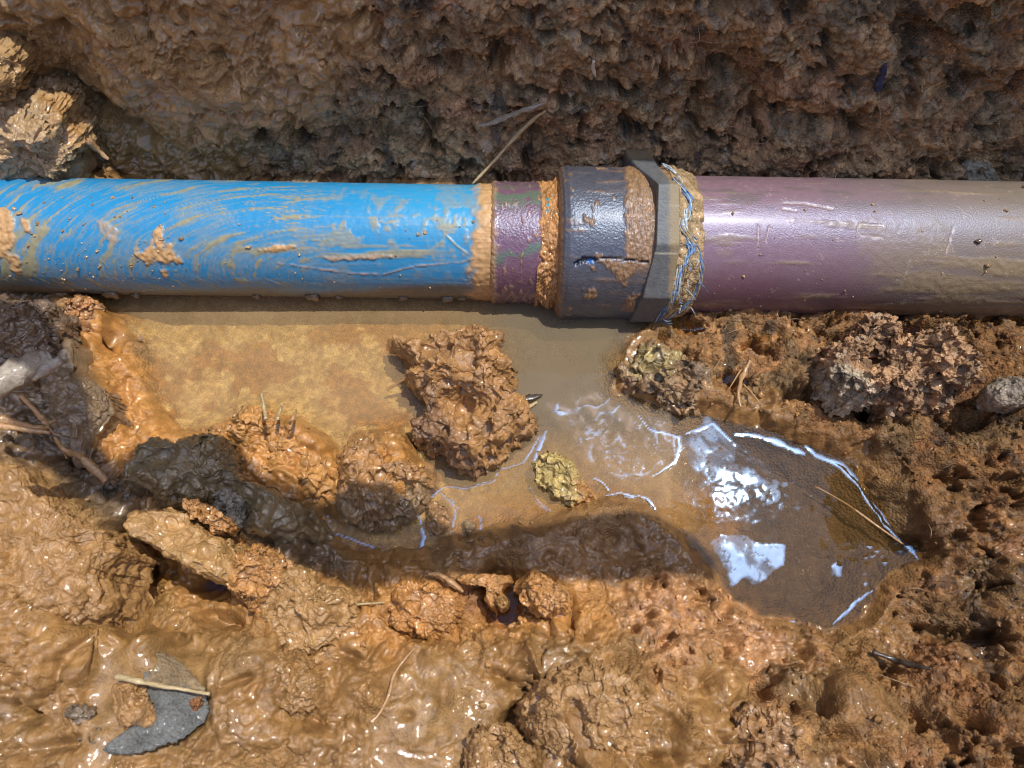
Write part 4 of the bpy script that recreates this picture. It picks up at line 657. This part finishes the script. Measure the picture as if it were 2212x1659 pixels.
clod("mud_blob", "smooth orange mud blob sitting on the blue-grey leaf", "mud lump", [(240,1490),(265,1475),(300,1482),(325,1508),(342,1540),(332,1562),(300,1575),(262,1570),(246,1540)], .010, leafbase, plane=LPL, c=(.37, .21, .085), seed=31, group=CG, nr=70, na=220, amp=.5)
clod("bark_chip", "small reddish-brown chip lying on the right side of the blue-grey leaf", "chip", [(408,1515),(425,1505),(442,1512),(440,1530),(418,1538),(408,1528)], .004, leafbase, plane=(LPL[0] + np.array([0, 0, .0012]), LN), c=(.30, .13, .05), seed=32, wetv=.4, nr=30, na=80, amp=.5)

# ------------------------------------------------------------------ twigs, roots, stalks
WOOD = flat_mat("pale_root", (.36, .25, .15), .45, .35, (900, 900, 900), .0004, .3); ROOTM = flat_mat("muddy_root", (.40, .235, .11), .35, .3, (700, 700, 700), .0004, .6)
GREYW = flat_mat("weathered_wood", (.34, .29, .23), .55, .5, (250, 1500, 1500), .0005, .2); DARKT = flat_mat("dark_twig", (.05, .038, .03), .4, .4, (600, 600, 600), .0003, .4); WHITE = flat_mat("white_root", (.62, .58, .5), .4, .2, (600, 600, 600), .0002, .3); STRAW = flat_mat("straw", (.46, .36, .20), .5, .3, (300, 900, 900), .0003, .2)
def stick(name, label, cat, pts, rad, mat, group=None, up=.0015, seed=0, rough=.3, flat=1., side=(), n=None):
    """pts are (x, y[, lift]) in photograph units laid on the ground surface"""
    w_ = [surf(p[0], p[1], up + (p[2] if len(p) > 2 else 0)) for p in pts]; w_ = np.array(w_)
    if len(w_) > 3: D = (w_ - C0) @ np.array([0, ST, -CT]); Dm = np.convolve(np.pad(D, 1, mode='edge'), [.25, .5, .25], 'valid'); Dm = np.minimum(Dm, D); w_ = np.array([at_depth(p[0], p[1], d) for p, d in zip(pts, Dm)])
    ts = [tubemesh(w_, rad, n, 9, rough, seed, flat)]
    v, f = join_tubes(ts); o = mesh(name, v, f, mat, None, None, loc=tuple(w_[0])); tag(o, label, cat, group)
    for k, sp in enumerate(side):
        s_ = np.array([surf(p[0], p[1], up + .0005 + (p[2] if len(p) > 2 else 0)) for p in sp]); v, F_, G_ = tubemesh(s_, [rad[0] * .6, rad[0] * .4, rad[-1] * .4], None, 7, rough, seed + k)
        mesh("rootlet", v, [F_, G_], mat, None, o, loc=tuple(s_[0]))
    return o
RG = "roots sticking out of the left bank"; TG = "twigs lying on the trench wall"
stick("leaf_stalk", "thin brown stalk lying across the blue-grey leaf and the mud blob", "stalk", [(250,1462,.004),(300,1472,.008),(350,1482,.005),(400,1490,.004),(452,1500,.003)], [.0011, .0009, .0006], STRAW, None, .003, 1, .4)
stick("twig", "flat grey weathered splinter on the shaded wall above the coupling", "twig", [(1028,272,.002),(1060,266,.003),(1100,250,.003),(1140,236,.003),(1180,222,.001)], [.0006, .0017, .0022, .0018, .0008], GREYW, TG, .003, 2, .5, .6)
stick("twig", "straight thin brown twig slanting up the wall behind the collar", "twig", [(1020,398,.001),(1070,345,.002),(1110,300,.003),(1150,260,.003),(1178,240,.0)], [.0006, .0009, .0011, .0010, .0006], STRAW, TG, .003, 3, .3)
stick("twig", "dark charred twig lying on the brown soil at lower right", "twig", [(1885,1408,.001),(1930,1424,.001),(1970,1436,.001),(2012,1445,.001)], [.0008, .0013, .0012, .0006], DARKT, TG, .001, 4, .5)
stick("root_tip", "small curved white root tip in the shaded wall above the nut", "root", [(1283,132),(1281,145),(1284,158),(1287,165)], [.0007, .0010, .0009, .0003], WHITE, None, .003, 5, .2)
stick("fibre_tuft", "small frayed dark blue fibre tuft stuck in the wall above the purple pipe", "fibre tuft", [(1912,138),(1905,160),(1898,180),(1893,198)], [.0006, .0016, .0020, .0006], flat_mat("blue_black_fibre", (.035, .045, .11), .6, .5), None, .003, 6, .7)
stick("root", "forked pale root reaching right from the left bank, upper one", "root", [(45,855,.006),(70,880,.01),(92,905,.012),(100,915,.012),(122,908,.010)], [.0010, .0011, .0011, .0005], ROOTM, RG, .004, 7, .35, 1., [[(100,915,.012),(115,935,.01),(130,940,.01)]])
stick("root", "knotted pale root with a thick left end, crossing the left edge", "root", [(-20,902,.012),(0,906,.012),(40,915,.014),(80,925,.014),(104,922,.012)], [.0022, .0022, .0014, .0012, .0008], ROOTM, RG, .006, 8, .5)
stick("root", "straight pale root jutting in from the left edge below the knotted one", "root", [(-20,918,.016),(30,924,.018),(70,930,.018),(108,935,.018)], [.0015, .0013, .0011, .0009], ROOTM, RG, .008, 9, .25, 1., [[(34,925,.018),(36,940,.016)]])
stick("root", "long brown root running down right over the shaded clay to the orange shore", "root", [(118,945,.008),(140,972,.010),(170,985,.012),(200,1010,.012),(230,1040,.010)], [.0008, .0010, .0015, .0018, .0012], ROOTM, RG, .004, 10, .35, 1., [[(130,965,.009),(145,990,.006)]])
stick("root", "muddy root tapering to a point from the mud lump above the blue pipe", "root", [(140,262),(165,285),(190,305),(212,325),(235,345)], [.0030, .0034, .0028, .0015, .0007], ROOTM, None, .016, 11, .3)
stick("root", "orange root poking out of the left side of the big puddle clod", "root", [(836,842,.004),(860,828,.008),(885,812,.014),(915,785,.022)], [.0006, .0010, .0013, .0014], ROOTM, None, .004, 12, .3)
stick("grass_blade", "small black leaf blade sticking out right of the big puddle clod", "leaf blade", [(1105,868,.012),(1125,862,.014),(1150,858,.013),(1172,853,.012)], [.0008, .0018, .0016, .0004], DARKT, None, .002, 13, .3, .35)
stick("grass_blade", "pale straw stub just below the black leaf blade", "straw", [(1120,890,.010),(1140,880,.012),(1160,868,.012)], [.0010, .0011, .0006], STRAW, None, .002, 14, .2, .5)
stick("grass_blade", "thin dark stalk below the pale straw stub at the clod's edge", "stalk", [(1155,922,.006),(1175,917,.007),(1192,911,.007)], [.0005, .0006, .0003], DARKT, None, .002, 15, .2)
for i, (a, lab) in enumerate([([(574,905,.016),(570,880,.026),(565,850,.036)], "tallest pale stalk on the orange mud heap"), ([(600,905,.014),(604,890,.022),(610,872,.028)], "short stalk right of the tallest one on the orange mud heap"), ([(625,915,.010),(635,900,.016),(640,885,.02)], "grey bent stalk at the right end of the orange mud heap"), ([(505,900,.014),(518,885,.018),(527,875,.022)], "short stub at the left end of the orange mud heap")]):
    stick("stalk", lab, "stalk", a, [.0009, .0008, .0005], STRAW if i < 2 else ROOTM, "stalks in the orange mud heap", .002, 20 + i, .3)
stick("root", "pale rootlet forking down the dark soil right of the shore clod", "root", [(1620,780,.004),(1605,810,.005),(1595,850,.005),(1600,880,.004)], [.0012, .0013, .0009, .0005], ROOTM, None, .003, 30, .5, 1., [[(1605,830,.004),(1625,850,.003),(1645,875,.002)], [(1600,800,.005),(1575,840,.004)]])
stick("root", "thin root curving over the wet mud near the bottom, left of centre", "root", [(895,1400),(870,1430),(850,1460),(840,1500),(820,1540),(800,1560)], [.0004, .0006, .0007, .0006, .0004], ROOTM, None, .0008, 31, .3)
stick("root", "fine straw lying across the mud at the puddle's near left corner", "root", [(715,1310),(750,1308),(790,1304),(830,1302)], [.0004, .0006, .0005, .0003], STRAW, None, .001, 32, .3)
stick("root", "submerged straight root seen faintly through the dark right side of the puddle", "root", [(1760,1050),(1830,1090),(1900,1140),(1950,1175)], [.0005, .0006, .0005], ROOTM, None, .004, 33, .2)
stick("root", "curled orange rootlet at the top left of the near bank", "root", [(925,1240,.003),(950,1242,.004),(975,1258,.004),(1000,1278,.003)], [.0006, .0012, .0014, .0008], ROOTM, None, .002, 34, .4)
# blurred cut stick close to the lens
p = np.array([at_depth(-60, 860, .255), at_depth(20, 815, .262), at_depth(90, 785, .27), at_depth(112, 776, .272)])
st_ = bpy.data.objects.new("cut_stick", None); COL.objects.link(st_); st_.location = tuple(p[0]); tag(st_, "thick pale grey stick end jutting in from the left edge, out of focus", "stick"); bpy.context.view_layer.update()
v, F_, G_ = tubemesh(p, [.0042, .0045, .0042, .0034], 30, 16, .25, 5); mesh("stem", v, [F_, G_], GREYW, None, st_, loc=tuple(p[0]))
p2 = np.array([at_depth(60, 812, .266), at_depth(100, 795, .268), at_depth(132, 778, .268)]); v, F_, G_ = tubemesh(p2, [.0022, .0022, .0016], 16, 12, .3, 6); mesh("splinter", v, [F_, G_], GREYW, None, st_, loc=tuple(p2[0]))

# ------------------------------------------------------------------ loose crumbs and fine rootlets
def ico():
    import bmesh
    b = bmesh.new(); bmesh.ops.create_icosphere(b, subdivisions=2, radius=1.); v = np.array([q.co[:] for q in b.verts]); f = np.array([[q.index for q in g.verts] for g in b.faces]); b.free(); return v, f
IV, IF = ico()
def crumbs(name, label, pos, size, cols, wets, kind="stuff"):
    n = len(pos); rs = R.uniform(.6, 1.25, (n, 1, 3)); ph = R.uniform(0, 9, (n, 1, 3)); v = IV[None] * (1 + .28 * np.sin(IV[None] @ np.ones((3, 1)) * 2.3 + ph[..., :1] * 3) + .22 * np.sin(IV[None, :, :1] * 4 + IV[None, :, 1:2] * 3 + ph[..., 1:2] * 5)) * rs
    a = R.uniform(0, 6.28, n); c, s = np.cos(a)[:, None], np.sin(a)[:, None]; x = v[..., 0] * c - v[..., 1] * s; y = v[..., 0] * s + v[..., 1] * c; v = np.stack([x, y, v[..., 2]], -1) * np.asarray(size)[:, None, None] + np.asarray(pos)[:, None]
    F = (IF[None] + (np.arange(n) * len(IV))[:, None, None]).reshape(-1, 3)
    o = mesh(name, v.reshape(-1, 3), F, SOIL, {"col": np.repeat(cols, len(IV), 0), "wet": np.repeat(wets, len(IV))}); o["kind"] = kind; return o
vis = (abs(PX - 1106) < 1250) & (PY > -120) & (PY < 1800) & (P[..., 2] < .25); wgt = (crumb * (.3 + fbm2(U / .03, W_ / .03, 200, 3).clip(0, 1)) + .12) * vis * (1 - under) * (1 - .8 * smoothm.clip(0, 1)); ok = np.flatnonzero(R.rand(wgt.size) < wgt.ravel() * .02)
ok = R.choice(ok, min(4200, len(ok)), replace=False); sz_ = .0004 + .0011 * R.rand(len(ok)) ** 2.6
cb = col.reshape(-1, 3)[ok] * R.uniform(.75, 1.35, (len(ok), 1)); crumbs("soil_crumbs", None, P.reshape(-1, 3)[ok] + nb.reshape(-1, 3)[ok] * (sz_ * .5)[:, None], sz_, np.clip(cb, .02, .6), wetness.ravel()[ok])
ts = []
okr = np.flatnonzero(R.rand(wgt.size) < (vis & (crumb > .2)).ravel() * .0006); okr = R.choice(okr, min(130, len(okr)), replace=False)
for i in okr:
    p0_ = P.reshape(-1, 3)[i]; d = R.normal(size=3); d -= nb.reshape(-1, 3)[i] * (d @ nb.reshape(-1, 3)[i]) * .8; d /= np.linalg.norm(d); L_ = R.uniform(.004, .014); k2 = R.normal(size=3) * .3
    pts = [p0_ - nb.reshape(-1, 3)[i] * .0005, p0_ + d * L_ * .4 + nb.reshape(-1, 3)[i] * .0022, p0_ + (d + k2) * L_ * .75 + nb.reshape(-1, 3)[i] * .0026, p0_ + (d + 1.5 * k2) * L_ + nb.reshape(-1, 3)[i] * .001]
    ts.append(tubemesh(np.array(pts), [.00022, .00018, .00008], 10, 4))
v, f = join_tubes(ts); o = mesh("fine_rootlets", v, f, WOOD); o["kind"] = "stuff"
for i, (x, a, s_) in enumerate([(682,84,.0030),(560,86,.0018),(735,85,.0016),(872,86,.0018),(968,85,.0024),(1000,84,.0016),(250,85,.0032),(300,86,.0020)]):
    v = IV * (1 + .25 * np.sin(IV[:, :1] * 5 + i) + .2 * np.sin(IV[:, 1:2] * 7 + 2 * i)) * s_ * np.array([1.5, .8, 1.]) + onpipe(x, a, .0322)
    mesh("mud_drip", v, IF, SOIL, {"col": np.tile((.17, .12, .07), (len(v), 1)), "wet": np.full(len(v), .8)}, root, loc=tuple(v.mean(0)))
# grit stuck on the pipes: one part of the pipe
pg = []; 
for _ in range(420):
    x = R.choice([R.uniform(0, 1040), R.uniform(0, 420), R.uniform(1500, 2200), R.uniform(60, 420)]); a = R.uniform(-30, 75) if x < 1060 else R.uniform(-40, 80); pg.append((x, a))
pp = np.array([onpipe(x, a, .0316 if x < 1060 else .0387) for x, a in pg]); sz_ = .0002 + .0008 * R.rand(len(pg)) ** 4
g = crumbs("mud_specks", None, pp, sz_, np.clip(np.array([[.45, .3, .16]]) * R.uniform(.6, 1.2, (len(pg), 1)), 0, .7), R.uniform(.2, .8, len(pg)), "stuff"); g.parent = root; g.location = -Vector(PIPE_O)
for i, (x, a, s_, c_) in enumerate([(2152, -50, .0022, (.36,.17,.11)), (2018, 4, .0016, (.10,.07,.05)), (2043, 22, .0016, (.25,.16,.08)), (118, -10, .0013, (.42,.3,.18)), (402, 12, .0012, (.42,.3,.18)), (575, 18, .0012, (.45,.33,.2))]):
    v = IV * (1 + .2 * np.sin(IV[:, :1] * 5 + i)) * s_ * np.array([1.3, .8, .6]) + onpipe(x, a, .0316 + s_ * .3 if x < 1060 else .0387 + s_ * .3)
    mesh("grit", v, IF, SOIL, {"col": np.tile(c_, (len(v), 1)), "wet": np.full(len(v), .3)}, root, loc=tuple(v.mean(0)))

# ------------------------------------------------------------------ unseen blockers added above the camera to cast bands of shade
def shade_strip(name, label, cat, poly, hz, thick, mat, nseg=14):
    W = at_z(np.array([p[0] for p in poly], float), np.array([p[1] for p in poly], float), .02); sv = np.array(SUN) / SUN.z
    up_ = W + sv * (hz - .02)
    import bmesh
    b = bmesh.new(); vs = [b.verts.new(tuple(v_)) for v_ in up_]; f = b.faces.new(vs); r_ = bmesh.ops.extrude_face_region(b, geom=[f]); ev = [x for x in r_['geom'] if isinstance(x, bmesh.types.BMVert)]
    bmesh.ops.translate(b, vec=(0, 0, thick), verts=ev); bmesh.ops.triangulate(b, faces=b.faces[:]); bmesh.ops.recalc_face_normals(b, faces=b.faces[:]); me = bpy.data.meshes.new(name); b.to_mesh(me); b.free(); me.materials.append(mat)
    o = bpy.data.objects.new(name, me); COL.objects.link(o); tag(o, label, cat); return o
CASTER = flat_mat("blocker", (.16, .11, .07), .8, .4, (60, 60, 60), .002); 
shade_strip("shade_caster", "unseen curved bark lying across the trench above the pipe", "blocker", [(-500,690),(-100,700),(90,712),(150,770),(175,830),(200,880),(215,960),(250,1010),(300,960),(420,935),(520,950),(560,1010),(690,1060),(740,1060),(850,1040),(920,1085),(1000,1112),(1150,1120),(1300,1108),(1420,1095),(1500,1105),(1560,1125),(1600,1180),(1580,1235),(1500,1242),(1400,1250),(1250,1245),(1100,1240),(980,1235),(900,1245),(820,1262),(740,1245),(660,1215),(560,1175),(480,1135),(380,1110),(290,1120),(230,1085),(150,1050),(90,1010),(40,930),(-60,900),(-500,900)], .60, .006, CASTER)
shade_strip("occluder", "unseen board lying across the right end of the trench", "occluder", [(2270,880),(2800,800),(2900,1400),(2330,1400),(2280,1180)], .66, .02, CASTER)
